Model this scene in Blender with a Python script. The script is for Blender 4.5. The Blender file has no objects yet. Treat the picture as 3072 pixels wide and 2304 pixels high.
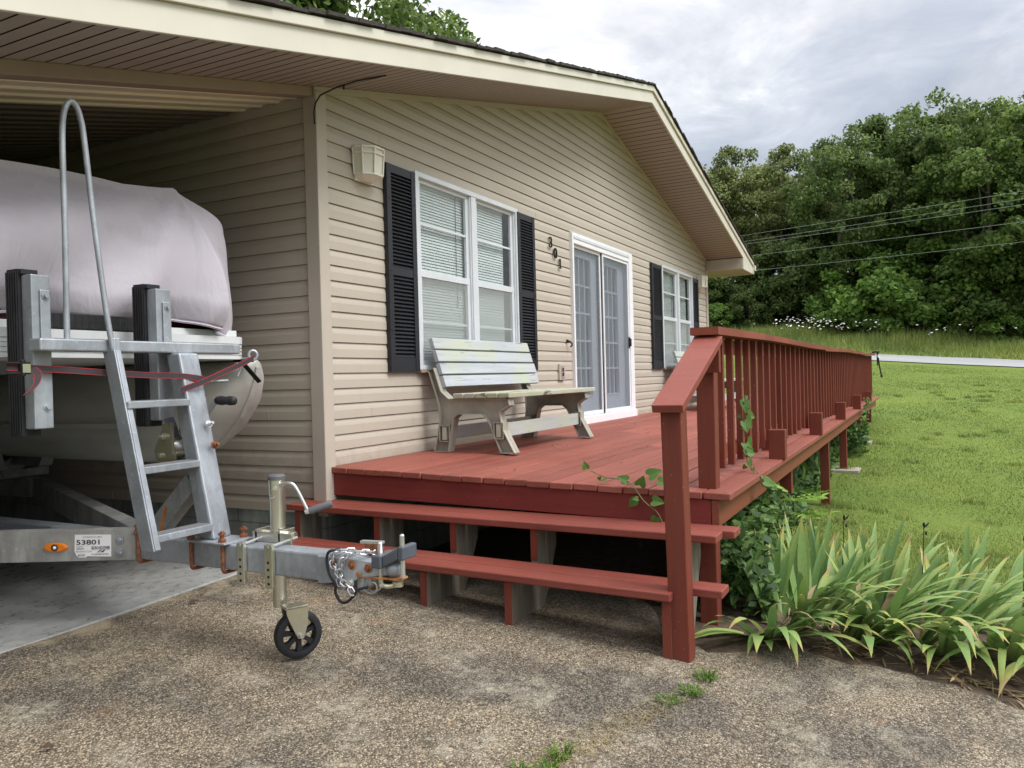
import bpy, math, random
import numpy as np
from mathutils import Vector, Matrix
random.seed(7)
RNG = np.random.default_rng(7)
scene = bpy.context.scene
COL = scene.collection
R = math.radians

# ------------------------------------------------------------------ materials
class NT:
    def __init__(s, name):
        s.m = bpy.data.materials.new(name); s.m.use_nodes = True
        s.t = s.m.node_tree; s.t.nodes.clear()
        s.out = s.n('ShaderNodeOutputMaterial'); s.co = None
    def n(s, typ, **kw):
        nd = s.t.nodes.new(typ)
        for k, v in kw.items(): setattr(nd, k, v)
        return nd
    def l(s, a, b): s.t.links.new(a, b)
    def coord(s):
        if s.co is None: s.co = s.n('ShaderNodeTexCoord')
        return s.co.outputs['Object']
    def noise(s, scale=5, sv=(1, 1, 1), detail=4, rough=.55, dist=0.0, loc=(0, 0, 0)):
        mp = s.n('ShaderNodeMapping'); mp.inputs['Scale'].default_value = sv; mp.inputs['Location'].default_value = loc
        s.l(s.coord(), mp.inputs['Vector'])
        nz = s.n('ShaderNodeTexNoise'); nz.inputs['Scale'].default_value = scale
        nz.inputs['Detail'].default_value = detail; nz.inputs['Roughness'].default_value = rough; nz.inputs['Distortion'].default_value = dist
        s.l(mp.outputs[0], nz.inputs['Vector']); return nz.outputs['Fac']
    def voro(s, scale=50, feature='F1', sv=(1, 1, 1)):
        mp = s.n('ShaderNodeMapping'); mp.inputs['Scale'].default_value = sv
        s.l(s.coord(), mp.inputs['Vector'])
        v = s.n('ShaderNodeTexVoronoi', feature=feature); v.inputs['Scale'].default_value = scale
        s.l(mp.outputs[0], v.inputs['Vector']); return v
    def ramp(s, fac, stops, interp='LINEAR'):
        r = s.n('ShaderNodeValToRGB'); r.color_ramp.interpolation = interp
        els = r.color_ramp.elements
        while len(els) < len(stops): els.new(.5)
        for e, (p, c) in zip(els, stops):
            e.position = p; e.color = (c if len(c) == 4 else (*c, 1))
        s.l(fac, r.inputs['Fac']); return r.outputs['Color']
    def mix(s, fac, a, b, blend='MIX'):
        mx = s.n('ShaderNodeMix', data_type='RGBA', blend_type=blend)
        for v, k in ((fac, 0), (a, 6), (b, 7)):
            if hasattr(v, 'links') or hasattr(v, 'is_linked'): s.l(v, mx.inputs[k])
            elif k == 0: mx.inputs[0].default_value = v
            else: mx.inputs[k].default_value = (*v, 1)
        return mx.outputs[2]
    def math(s, op, a, b=None):
        m = s.n('ShaderNodeMath', operation=op)
        for i, v in enumerate((a, b)):
            if v is None: continue
            if hasattr(v, 'is_linked'): s.l(v, m.inputs[i])
            else: m.inputs[i].default_value = v
        return m.outputs[0]
    def bump(s, h, strength=.3, dist=.01):
        b = s.n('ShaderNodeBump'); b.inputs['Strength'].default_value = strength; b.inputs['Distance'].default_value = dist
        s.l(h, b.inputs['Height']); return b.outputs['Normal']
    def island(s):
        return s.n('ShaderNodeNewGeometry').outputs['Random Per Island']
    def bsdf(s, color, rough=.6, metal=0, normal=None, spec=.4):
        p = s.n('ShaderNodeBsdfPrincipled')
        if hasattr(color, 'is_linked'): s.l(color, p.inputs['Base Color'])
        else: p.inputs['Base Color'].default_value = (*color, 1)
        if hasattr(rough, 'is_linked'): s.l(rough, p.inputs['Roughness'])
        else: p.inputs['Roughness'].default_value = rough
        p.inputs['Metallic'].default_value = metal
        p.inputs['Specular IOR Level'].default_value = spec
        if normal is not None: s.l(normal, p.inputs['Normal'])
        s.l(p.outputs[0], s.out.inputs['Surface']); return p

def simple(name, c, rough=.5, metal=0, var=.12, scale=8, sv=(1, 1, 1), bump=0, bscale=60, spec=.4, isl=0.0):
    t = NT(name); c = np.array(c)
    f = t.noise(scale, sv)
    col = t.ramp(f, [(.3, tuple(c*(1-var))), (.7, tuple(np.minimum(1, c*(1+var))))])
    if isl: 
        col = t.mix(1.0, col, t.ramp(t.island(), [(0, (1-isl,)*3), (1, (1,)*3)]), 'MULTIPLY')
    nrm = t.bump(t.noise(bscale, sv, 3), bump, .004) if bump else None
    t.bsdf(col, rough, metal, nrm, spec); return t.m

def red_wood(name, base, sv, wear=.5):
    t = NT(name); b = np.array(base)
    grain = t.noise(22, sv, 6, .65)
    blot = t.noise(2.2, (1, 1, 1), 4)
    col = t.ramp(grain, [(.25, tuple(b*.72)), (.5, tuple(b)), (.8, tuple(b*1.18))])
    col = t.mix(t.ramp(blot, [(.35, (0, 0, 0)), (.75, (wear, wear, wear))]), col, tuple(np.minimum(1, b*1.1+np.array([.035, .02, .018]))))
    col = t.mix(1.0, col, t.ramp(t.island(), [(0, (.77, .75, .75)), (1, (1.10, 1.08, 1.08))]), 'MULTIPLY')
    nicks = t.ramp(t.noise(70, (1, 1, 1), 2), [(.715, (0, 0, 0)), (.74, (1, 1, 1))])
    col = t.mix(t.math('MULTIPLY', nicks, .75), col, (.35, .2, .15))
    dirt = t.ramp(t.noise(38, (1, 1, 1), 3, .6, loc=(3, 1, 2)), [(.69, (0, 0, 0)), (.73, (1, 1, 1))])
    col = t.mix(t.math('MULTIPLY', dirt, .5), col, (.06, .025, .02))
    scuff = t.ramp(t.noise(6, tuple(1 if q < .5 else 3.0 for q in sv), 7, .72, .8, (6, 2, 8)), [(.60, (0, 0, 0)), (.76, (1, 1, 1))])
    col = t.mix(t.math('MULTIPLY', scuff, .58*wear), col, tuple(np.minimum(1, b*1.35+np.array([.07, .055, .045]))))
    crk = t.ramp(t.noise(16, tuple(.12 if q < .5 else 6.0 for q in sv), 3, .5, 0, (2, 9, 5)), [(.70, (0, 0, 0)), (.735, (1, 1, 1))])
    col = t.mix(t.math('MULTIPLY', crk, .6), col, tuple(b*.28))
    t.bsdf(col, t.math('ADD', t.math('MULTIPLY', blot, .25), .45), 0, t.bump(t.math('ADD', grain, t.math('MULTIPLY', t.noise(5), 1.5)), .45, .004), .3); return t.m

def galv(name, c=(.40, .43, .465), rough=.5, metal=.6, rust=0):
    t = NT(name); c = np.array(c)
    v = t.voro(55); f = t.noise(6, (1, 1, 1), 5)
    col = t.ramp(v.outputs['Color'], [(0, tuple(c*.92)), (1, tuple(c*1.06))])
    col = t.mix(t.ramp(f, [(.35, (0, 0, 0)), (.65, (.85,)*3)]), col, tuple(c*.60))
    stk = t.ramp(t.noise(7, (1, 1, .25), 6, .7, loc=(4, 4, 4)), [(.50, (0, 0, 0)), (.68, (.7,)*3)])
    col = t.mix(stk, col, tuple(np.minimum(1, c*1.30)))
    sp = t.ramp(t.noise(40, (1, 1, 1), 4), [(.62, (0, 0, 0)), (.72, (.6,)*3)])
    col = t.mix(sp, col, tuple(np.minimum(1, c*1.35)))
    if rust:
        rs = t.ramp(t.noise(14, (1, 1, 1), 5), [(.62-rust*.3, (0, 0, 0)), (.7-rust*.25, (1, 1, 1))])
        col = t.mix(rs, col, (.20, .085, .03))
    t.bsdf(col, t.math('ADD', t.math('MULTIPLY', f, .3), rough-.15), metal, t.bump(t.noise(90), .12, .002)); return t.m

def leafmat(name, dark, mid, light, trans=.25, nscale=.35, rough=.55, spec=.3):
    t = NT(name)
    col = t.ramp(t.island(), [(0, dark), (.55, mid), (1, light)])
    v = t.ramp(t.noise(nscale, (1, 1, 1), 3), [(.3, (.62, .68, .62)), (.7, (1.2, 1.18, 1.1))])
    col = t.mix(1.0, col, v, 'MULTIPLY')
    p = t.bsdf(col, rough, 0, None, spec)
    tr = t.n('ShaderNodeBsdfTranslucent'); t.l(col, tr.inputs['Color'])
    ms = t.n('ShaderNodeMixShader'); ms.inputs[0].default_value = trans
    t.l(p.outputs[0], ms.inputs[1]); t.l(tr.outputs[0], ms.inputs[2]); t.l(ms.outputs[0], t.out.inputs['Surface'])
    return t.m

M = {}
def mk_siding():
    t = NT('tan_vinyl_siding')
    f = t.noise(1.3, (1, 1, 3), 5); g = t.noise(60, (.05, 1, 1), 3)
    col = t.ramp(f, [(.3, (.420, .376, .310)), (.7, (.464, .420, .350))])
    st = t.ramp(t.noise(5, (3, 3, .5), 5), [(.55, (0, 0, 0)), (.85, (.22,)*3)])
    col = t.mix(st, col, (.33, .27, .21))
    sep = t.n('ShaderNodeSeparateXYZ'); t.l(t.coord(), sep.inputs[0])
    low = t.ramp(t.math('ADD', sep.outputs['Z'], t.math('MULTIPLY', t.noise(9, (1, 1, 1.5), 6, .7), .55)), [(.78, (.55,)*3), (1.0, (0, 0, 0))])
    col = t.mix(t.math('MULTIPLY', low, .7), col, (.20, .15, .11))
    t.bsdf(col, .48, 0, t.bump(t.math('ADD', g, t.math('MULTIPLY', t.noise(1.6, (1, 1, 4), 3), 3)), .06, .004), .35); return t.m
M['siding'] = mk_siding()
M['trim'] = simple('tan_vinyl_trim', (.45, .405, .34), .45, var=.05, scale=2)
M['fascia'] = simple('cream_fascia_metal', (.58, .552, .468), .4, var=.05, scale=2.5)
M['soffit'] = simple('tan_vinyl_soffit', (.33, .282, .248), .5, var=.05, scale=2)
M['beam'] = simple('brown_beam_wrap', (.30, .225, .18), .5, var=.08, scale=2)
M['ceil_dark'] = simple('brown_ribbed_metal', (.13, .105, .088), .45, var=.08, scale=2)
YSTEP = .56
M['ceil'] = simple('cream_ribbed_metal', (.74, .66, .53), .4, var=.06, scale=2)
def mk_shingle():
    t = NT('black_asphalt_shingle')
    col = t.ramp(t.noise(90, (1, 1, 1), 3), [(.3, (.018, .015, .013)), (.7, (.06, .052, .046))])
    t.bsdf(col, .9, 0, t.bump(t.noise(120), .6, .006)); return t.m
M['shingle'] = mk_shingle()
def mk_block():
    t = NT('grey_block_wall')
    mp = t.n('ShaderNodeMapping'); mp.inputs['Rotation'].default_value = (R(90), 0, R(90)); mp.inputs['Location'].default_value=(.12, .011, 0)
    sep = t.n('ShaderNodeSeparateXYZ'); t.l(t.coord(), sep.inputs[0])
    cb = t.n('ShaderNodeCombineXYZ'); t.l(sep.outputs['Y'], cb.inputs[0]); t.l(t.math('ADD', sep.outputs['Z'], -.008), cb.inputs[1])
    b = t.n('ShaderNodeTexBrick'); t.l(cb.outputs[0], b.inputs['Vector'])
    b.inputs['Scale'].default_value = 1; b.inputs['Brick Width'].default_value = .4; b.inputs['Row Height'].default_value = .203
    b.inputs['Mortar Size'].default_value = .007; b.inputs['Mortar Smooth'].default_value = .3
    b.inputs['Color1'].default_value = (.22, .235, .22, 1); b.inputs['Color2'].default_value = (.19, .205, .195, 1); b.inputs['Mortar'].default_value = (.15, .155, .145, 1)
    st = t.ramp(t.noise(7, (1, 1, .6), 6), [(.35, (.62, .62, .6)), (.7, (1.15, 1.15, 1.1))])
    col = t.mix(1.0, b.outputs['Color'], st, 'MULTIPLY')
    h = t.math('ADD', t.math('MULTIPLY', b.outputs['Fac'], -1.0), t.math('MULTIPLY', t.noise(80), .4))
    t.bsdf(col, .9, 0, t.bump(h, .6, .006)); return t.m
M['block'] = mk_block()
M['white_metal'] = simple('white_painted_aluminium', (.74, .76, .78), .38, var=.05, scale=4)
M['white_frame'] = simple('pale_grey_aluminium', (.62, .65, .68), .38, .15, var=.06, scale=4)
M['lamp_white'] = simple('white_lantern_enamel', (.74, .72, .66), .4, var=.06, scale=9)
M['door'] = simple('pale_blue_grey_door_paint', (.56, .62, .68), .45, var=.05, scale=3)
M['shutter'] = simple('black_vinyl', (.016, .017, .022), .42, var=.15, scale=6)
M['black'] = simple('black_plastic', (.018, .018, .02), .45, var=.2, scale=20)
M['rubber'] = simple('black_rubber', (.016, .016, .019), .62, var=.3, scale=18, bump=.3)
M['iron'] = simple('black_iron', (.012, .011, .010), .45, .2)
M['blind'] = simple('white_blind_slat', (.62, .66, .655), .5, var=.03, isl=.1)
M['curtain'] = simple('grey_white_curtain', (.42, .47, .48), .8, var=.1, scale=9)
M['room'] = simple('dim_room_wall', (.16, .17, .16), .9)
def mk_glass():
    t = NT('window_glass')
    tr = t.n('ShaderNodeBsdfTransparent'); tr.inputs[0].default_value = (.95, .97, .965, 1)
    gl = t.n('ShaderNodeBsdfGlossy'); gl.inputs['Roughness'].default_value = .02
    fr = t.n('ShaderNodeFresnel'); bf = t.n('ShaderNodeNewGeometry').outputs['Backfacing']
    t.l(t.math('SUBTRACT', 1.45, t.math('MULTIPLY', bf, 1.45-1/1.45)), fr.inputs['IOR'])
    ms = t.n('ShaderNodeMixShader'); t.l(fr.outputs[0], ms.inputs[0]); t.l(tr.outputs[0], ms.inputs[1]); t.l(gl.outputs[0], ms.inputs[2])
    t.l(ms.outputs[0], t.out.inputs['Surface']); return t.m
M['glass'] = mk_glass()
def mk_screen(name, c, a):
    t = NT(name)
    tr = t.n('ShaderNodeBsdfTransparent'); df = t.n('ShaderNodeBsdfDiffuse'); df.inputs[0].default_value = (*c, 1)
    ms = t.n('ShaderNodeMixShader'); ms.inputs[0].default_value = a
    t.l(tr.outputs[0], ms.inputs[1]); t.l(df.outputs[0], ms.inputs[2]); t.l(ms.outputs[0], t.out.inputs['Surface']); return t.m
M['screen'] = mk_screen('pale_insect_screen', (.50, .54, .52), .20)
M['door_screen'] = mk_screen('grey_insect_screen', (.22, .25, .28), .30)
M['frosted'] = simple('frosted_lamp_glass', (.66, .65, .55), .25, var=.05)
RED = (.172, .039, .023)
M['red_x'] = red_wood('red_stained_planks', (.262, .076, .052), (.06, 1, 1), .9)
M['red_y'] = red_wood('red_stained_treads', (.232, .058, .040), (1, .06, 1), .55)
M['red_z'] = red_wood('red_stained_posts', RED, (1, 1, .06), .3)
M['red_rail'] = red_wood('red_stained_rail', (.205, .050, .030), (.06, 1, 1), .5)
M['rim'] = red_wood('red_stained_rim', (.215, .064, .034), (.06, 1, 1), .3)
M['rim_front'] = red_wood('red_stained_front_rim', (.20, .034, .028), (1, .06, 1), .3)
def mk_rawwood(name, c1, c2, sv):
    t = NT(name); g = t.noise(24, sv, 6, .7)
    col = t.ramp(g, [(.25, c1), (.75, c2)])
    col = t.mix(t.ramp(t.noise(3), [(.4, (0, 0, 0)), (.8, (.7,)*3)]), col, (.12, .12, .09))
    t.bsdf(col, .85, 0, t.bump(g, .5, .003)); return t.m
M['raw'] = mk_rawwood('weathered_bare_wood', (.11, .095, .075), (.30, .26, .20), (1, 1, .08))
def mk_benchwood():
    t = NT('flaking_white_blue_bench_paint')
    g = t.noise(26, (.05, 1, 1), 6, .7)
    col = t.ramp(g, [(.2, (.30, .325, .37)), (.5, (.39, .415, .46)), (.8, (.48, .50, .545))])
    al = t.ramp(t.noise(3.2, (.7, 1, 1), 5), [(.40, (0, 0, 0)), (.66, (.70,)*3)])
    col = t.mix(al, col, (.42, .455, .30))
    bare = t.ramp(t.noise(15, (.25, 1.2, 1.2), 6), [(.66, (0, 0, 0)), (.74, (1, 1, 1))])
    col = t.mix(bare, col, (.16, .15, .13))
    cr = t.ramp(t.noise(55, (.05, 1, 1), 3), [(.66, (0, 0, 0)), (.70, (1, 1, 1))])
    col = t.mix(t.math('MULTIPLY', cr, .6), col, (.10, .10, .10))
    t.bsdf(col, .65, 0, t.bump(g, .5, .003)); return t.m
M['bench_wood'] = mk_benchwood()
def mk_seatwood():
    t = NT('mossy_bench_seat_paint')
    g = t.noise(26, (.06, 1, 1), 6, .7)
    col = t.ramp(g, [(.2, (.30, .30, .24)), (.8, (.55, .56, .50))])
    al = t.ramp(t.noise(4, (.7, 1, 1), 5), [(.38, (0, 0, 0)), (.64, (.7,)*3)])
    col = t.mix(al, col, (.33, .35, .19))
    bare = t.ramp(t.noise(12, (.3, 1, 1), 6), [(.55, (0, 0, 0)), (.65, (1, 1, 1))])
    col = t.mix(bare, col, (.08, .075, .06))
    t.bsdf(col, .75, 0, t.bump(g, .5, .003)); return t.m
M['seat_wood'] = mk_seatwood()
M['bench_frame'] = simple('beige_bench_plastic', (.315, .305, .255), .55, var=.28, scale=7, bump=.1)
M['galv'] = galv('galvanised_steel')
M['galv_dark'] = galv('dull_galvanised_steel', (.30, .31, .31), .55, .45)
M['alu'] = galv('brushed_aluminium_channel', (.38, .378, .36), .5, .4)
M['galv_rust'] = galv('rusting_coupler_steel', (.48, .50, .52), .45, .55, .45)
def mk_zinc():
    t = NT('yellow_zinc_steel')
    f = t.noise(4, (1, 1, .3), 3)
    col = t.ramp(f, [(.3, (.42, .43, .25)), (.6, (.60, .60, .47)), (.8, (.58, .53, .54))])
    t.bsdf(col, .26, .85); return t.m
M['zinc'] = mk_zinc()
M['zinc_plain'] = simple('bright_zinc', (.62, .63, .62), .3, .8, var=.08)
M['rust'] = simple('rusted_bolt', (.20, .075, .035), .85, .1, var=.45, scale=60, bump=.4)
M['rust_orange'] = simple('orange_rust', (.36, .15, .05), .85, .1, var=.45, scale=25, bump=.4)
M['grip'] = simple('grey_grip_rubber', (.10, .10, .105), .6)
M['lockgrey'] = simple('slate_grey_lock_coating', (.085, .095, .115), .42, var=.08)
M['tread'] = simple('grey_grip_tape', (.14, .14, .145), .95, var=.2, scale=60, bump=.5)
M['cover'] = None
def mk_cover():
    t = NT('lavender_grey_canvas')
    f = t.noise(1.6, (1, 1, 1), 5)
    col = t.ramp(f, [(.3, (.405, .380, .42)), (.7, (.48, .450, .498))])
    st = t.ramp(t.noise(3.5, (1, 1, 2), 6), [(.56, (0, 0, 0)), (.80, (.55,)*3)])
    col = t.mix(st, col, (.33, .31, .32))
    h = t.math('ADD', t.math('MULTIPLY', t.noise(4, (1.5, 1.5, .5), 4, .55, 1.0), 1), t.math('MULTIPLY', t.noise(300), .03))
    t.bsdf(col, .85, 0, t.bump(h, .35, .05), .2); return t.m
M['cover'] = mk_cover()
M['hull'] = simple('dull_aluminium_hull', (.47, .47, .44), .50, .12, var=.18, scale=3, sv=(1, .4, 2), bump=.1)
M['deck_white'] = simple('white_deck_edge', (.58, .60, .60), .45, var=.07)
M['maroon'] = simple('maroon_panel', (.085, .010, .016), .35, var=.1)
M['led'] = simple('dark_chrome_reflector', (.14, .13, .12), .22, .9, var=.4, scale=40)
M['strap_purple'] = simple('faded_purple_webbing', (.085, .075, .11), .85, bump=.3)
M['strap_black'] = simple('dark_webbing', (.045, .036, .042), .85, bump=.3)
M['strap_red'] = simple('red_strap_edge', (.30, .022, .025), .8)
M['chain'] = simple('zinc_chain_steel', (.55, .56, .58), .35, .75, var=.1)
M['amber'] = simple('amber_lens', (.72, .19, .01), .2, var=.1, spec=.6)
M['sticker'] = simple('white_sticker', (.78, .78, .79), .4, var=.03)
M['ink'] = simple('dark_print', (.06, .05, .055), .5)
M['ink_pale'] = simple('faded_print', (.32, .31, .31), .5)
M['bark'] = simple('grey_brown_bark', (.10, .085, .068), .95, var=.35, scale=9, sv=(1, 1, .3), bump=.6, bscale=20)
M['leaf_dark'] = leafmat('dark_oak_leaves', (.062, .098, .030), (.135, .198, .062), (.24, .305, .105), .58)
M['leaf_mid'] = leafmat('green_tree_leaves', (.062, .108, .026), (.145, .225, .058), (.27, .35, .105), .55)
M['leaf_olive'] = leafmat('olive_tree_leaves', (.10, .13, .045), (.21, .25, .088), (.35, .38, .15), .55)
M['leaf_bright'] = leafmat('bright_shrub_leaves', (.075, .145, .030), (.18, .31, .066), (.31, .44, .11), .48)
M['leaf_vine'] = leafmat('vine_leaves', (.045, .105, .022), (.085, .175, .036), (.15, .26, .06), .25, 3)
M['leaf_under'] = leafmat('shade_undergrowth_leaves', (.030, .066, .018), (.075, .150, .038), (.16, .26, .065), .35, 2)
M['leaf_sapling'] = leafmat('lime_sapling_leaves', (.15, .27, .04), (.24, .40, .06), (.36, .52, .10), .3, 3)
M['stem'] = simple('green_stem', (.12, .16, .05), .6)
def mk_grass(name, dark, mid, light, dry, ns=.5):
    t = NT(name)
    col = t.ramp(t.island(), [(0, dark), (.5, mid), (.93, light), (1, dry)])
    v = t.ramp(t.noise(ns, (1, 1, 1), 5), [(.32, (.60, .68, .62)), (.68, (1.22, 1.16, 1.0))])
    col = t.mix(1.0, col, v, 'MULTIPLY')
    p = t.bsdf(col, .6, 0, None, .2)
    tr = t.n('ShaderNodeBsdfTranslucent'); t.l(col, tr.inputs['Color'])
    ms = t.n('ShaderNodeMixShader'); ms.inputs[0].default_value = .3
    t.l(p.outputs[0], ms.inputs[1]); t.l(tr.outputs[0], ms.inputs[2]); t.l(ms.outputs[0], t.out.inputs['Surface']); return t.m
M['grass'] = mk_grass('lawn_grass', (.115, .160, .040), (.20, .275, .070), (.31, .36, .115), (.42, .37, .19))
M['tall_grass'] = mk_grass('rough_verge_grass', (.15, .22, .050), (.27, .35, .10), (.40, .43, .17), (.55, .50, .28), .25)
M['weed'] = mk_grass('driveway_weed', (.07, .15, .02), (.12, .23, .035), (.19, .30, .06), (.35, .30, .16), 3)
M['straw'] = mk_grass('dry_straw', (.22, .17, .08), (.33, .26, .14), (.42, .35, .20), (.5, .42, .27), 3)
M['flower'] = simple('white_wildflower', (.75, .75, .70), .7)
def mk_iris():
    t = NT('iris_leaf')
    at = t.n('ShaderNodeAttribute', attribute_name='tip'); f = at.outputs['Fac']
    isl = t.island()
    g = t.ramp(isl, [(0, (.095, .18, .055)), (.45, (.19, .31, .088)), (.8, (.30, .41, .125)), (1, (.42, .47, .15))])
    veins = t.ramp(t.noise(120, (1, 1, .2), 2), [(.3, (.9,)*3), (.7, (1.1,)*3)])
    g = t.mix(1.0, g, veins, 'MULTIPLY')
    edge = t.math('ADD', f, t.math('ADD', t.math('MULTIPLY', t.math('ADD', t.noise(14), -.5), .22), t.math('MULTIPLY', t.math('POWER', isl, 3.0), .16)))
    yl = t.ramp(edge, [(.86, (0, 0, 0)), (1.0, (.8,)*3)])
    g = t.mix(yl, g, (.42, .36, .07))
    br = t.ramp(edge, [(1.0, (0, 0, 0)), (1.08, (1, 1, 1))])
    br.node.color_ramp.elements[1].position = 1.0; br.node.color_ramp.elements[0].position = .975
    g = t.mix(br, g, (.38, .28, .13))
    p = t.bsdf(g, .45, 0, None, .35)
    tr = t.n('ShaderNodeBsdfTranslucent'); t.l(g, tr.inputs['Color'])
    ms = t.n('ShaderNodeMixShader'); ms.inputs[0].default_value = .22
    t.l(p.outputs[0], ms.inputs[1]); t.l(tr.outputs[0], ms.inputs[2]); t.l(ms.outputs[0], t.out.inputs['Surface']); return t.m
M['iris'] = mk_iris()
M['dry_iris'] = leafmat('dry_iris_leaf', (.15, .10, .055), (.30, .21, .12), (.48, .38, .24), .2, 3)
M['dead_leaf'] = simple('brown_dead_leaf', (.07, .04, .025), .8, var=.3, scale=30)
def mk_drive():
    t = NT('exposed_aggregate_concrete')
    v = t.voro(142, 'F1', (1, 1, 1)); v2 = t.voro(64, 'F1')
    peb = t.ramp(v.outputs['Color'], [(0, (.070, .062, .052)), (.36, (.175, .157, .128)), (.70, (.31, .28, .23)), (.88, (.43, .405, .355)), (1, (.62, .60, .55))])
    gap = t.ramp(v.outputs['Distance'], [(.30, (1, 1, 1)), (.62, (.45, .43, .40))])
    col = t.mix(1.0, peb, gap, 'MULTIPLY')
    big = t.ramp(v2.outputs['Color'], [(.82, (0, 0, 0)), (.95, (.75,)*3)])
    col = t.mix(big, col, (.36, .30, .23))
    p1 = t.noise(1.15, (1, 1, 1), 7, .62, .4); p2 = t.noise(4.2, (1, 1, 1), 6, .65, loc=(5, 2, 0))
    dark = t.ramp(p1, [(.44, (0, 0, 0)), (.60, (.95,)*3)])
    col = t.mix(1.0, col, t.mix(dark, (1.15, 1.06, .93), (.60, .585, .575)), 'MULTIPLY')
    mid = t.ramp(t.noise(46, (1, 1, 1), 4, .7, loc=(2, 2, 7)), [(.34, (.76, .75, .745)), (.66, (1.22, 1.21, 1.18))])
    col = t.mix(1.0, col, mid, 'MULTIPLY')
    pale = t.ramp(p2, [(.50, (0, 0, 0)), (.68, (.75,)*3)])
    fine = t.ramp(t.noise(24, (1, 1, 1), 6, .75, loc=(1, 8, 3)), [(.40, (0, 0, 0)), (.62, (1, 1, 1))])
    pale = t.math('MULTIPLY', pale, fine)
    col = t.mix(pale, col, (.40, .36, .275))
    st = t.ramp(t.noise(3.1, (1, 1, 1), 6, .6, loc=(9, 4, 1)), [(.63, (0, 0, 0)), (.75, (.55,)*3)])
    col = t.mix(st, col, (.24, .13, .06))
    # weathered finish: sandy smear along the slab edge of the carport, in world position
    sep = t.n('ShaderNodeSeparateXYZ'); t.l(t.coord(), sep.inputs[0])
    ed = t.math('ADD', t.math('MULTIPLY', sep.outputs['Y'], 1.0), t.math('MULTIPLY', t.math('ADD', p2, -.5), 1.6))
    band = t.ramp(ed, [(-.0, (0, 0, 0)), (.28, (.8,)*3)])
    col = t.mix(band, col, (.31, .255, .165))
    # tooled diagonal scrape lines
    mp = t.n('ShaderNodeMapping'); mp.inputs['Rotation'].default_value = (0, 0, R(-58)); t.l(t.coord(), mp.inputs['Vector'])
    nz = t.n('ShaderNodeTexNoise'); nz.inputs['Scale'].default_value = 1.0; nz.inputs['Detail'].default_value = 3
    mp.inputs['Scale'].default_value = (.5, 22, 1); t.l(mp.outputs[0], nz.inputs['Vector'])
    ln = t.ramp(nz.outputs['Fac'], [(.64, (0, 0, 0)), (.70, (.16,)*3)])
    col = t.mix(ln, col, (.34, .29, .215))
    h = t.math('ADD', t.math('MULTIPLY', v.outputs['Distance'], -1.0), t.math('MULTIPLY', t.noise(30, (1, 1, 1), 5), 1.2))
    t.bsdf(col, .82, 0, t.bump(h, .75, .006), .3); return t.m
M['drive'] = mk_drive()
def mk_slab():
    t = NT('stained_smooth_concrete')
    big = t.noise(1.1, (1, 1, 1), 6, .6, .6); sc = t.noise(16, (1, 1, 1), 8, .7, .3)
    f = t.math('ADD', t.math('MULTIPLY', big, .7), t.math('MULTIPLY', sc, .35))
    col = t.ramp(f, [(.40, (.14, .138, .126)), (.50, (.225, .225, .212)), (.58, (.295, .297, .285)), (.70, (.38, .384, .372))])
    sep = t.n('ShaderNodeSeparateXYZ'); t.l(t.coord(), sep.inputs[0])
    back_dark = t.ramp(t.math('ADD', sep.outputs['Y'], t.math('MULTIPLY', t.noise(2, (1, 1, 1), 4), .8)), [(1.0, (0, 0, 0)), (1.75, (.72,)*3)])  # concrete gets darker towards the back of the carport, with a ragged border
    col = t.mix(back_dark, col, (.085, .085, .075))
    t.bsdf(col, t.ramp(sc, [(.4, (.25,)*3), (.7, (.6,)*3)]), 0, t.bump(sc, .15, .004), .4); return t.m
M['slab'] = mk_slab()
def mk_lawn():
    t = NT('mown_lawn_ground')
    f = t.noise(.5, (1, 1, 1), 6); g = t.noise(26, (1, 1, 1), 5, .7)
    col = t.ramp(g, [(.25, (.080, .110, .028)), (.55, (.13, .18, .042)), (.8, (.21, .27, .07))])
    col = t.mix(1.0, col, t.ramp(f, [(.3, (.85, .9, .8)), (.7, (1.15, 1.1, 1.0))]), 'MULTIPLY')
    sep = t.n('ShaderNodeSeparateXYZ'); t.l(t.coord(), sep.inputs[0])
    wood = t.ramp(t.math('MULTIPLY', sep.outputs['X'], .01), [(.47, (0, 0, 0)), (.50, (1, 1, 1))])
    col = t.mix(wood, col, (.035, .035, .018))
    # leaf mould and soil under the deck (x .2..13.5, y > -2.3)
    soil = t.ramp(t.math('ADD', sep.outputs['Y'], t.math('MULTIPLY', t.noise(3), .35)), [(0, (0, 0, 0)), (1, (0, 0, 0))])
    t.bsdf(col, .95, 0, t.bump(g, .6, .03), .1); return t.m
M['lawn'] = mk_lawn()
M['soil'] = simple('dark_bed_soil', (.075, .052, .035), .95, var=.5, scale=18, bump=.8, bscale=40)
def mk_road():
    t = NT('pale_worn_asphalt')
    col = t.ramp(t.noise(60, (1, 1, 1), 4), [(.3, (.24, .245, .25)), (.7, (.34, .345, .35))])
    col = t.mix(1.0, col, t.ramp(t.noise(.8, (1, .3, 1), 4), [(.3, (.85,)*3), (.7, (1.1,)*3)]), 'MULTIPLY')
    t.bsdf(col, .9, 0, t.bump(t.noise(80), .4, .01)); return t.m
M['road'] = mk_road()
M['wire'] = simple('pale_aluminium_wire', (.30, .34, .32), .5, .3)
M['footing'] = simple('pale_concrete_pad', (.36, .32, .26), .9, var=.2, scale=20, bump=.4)

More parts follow.
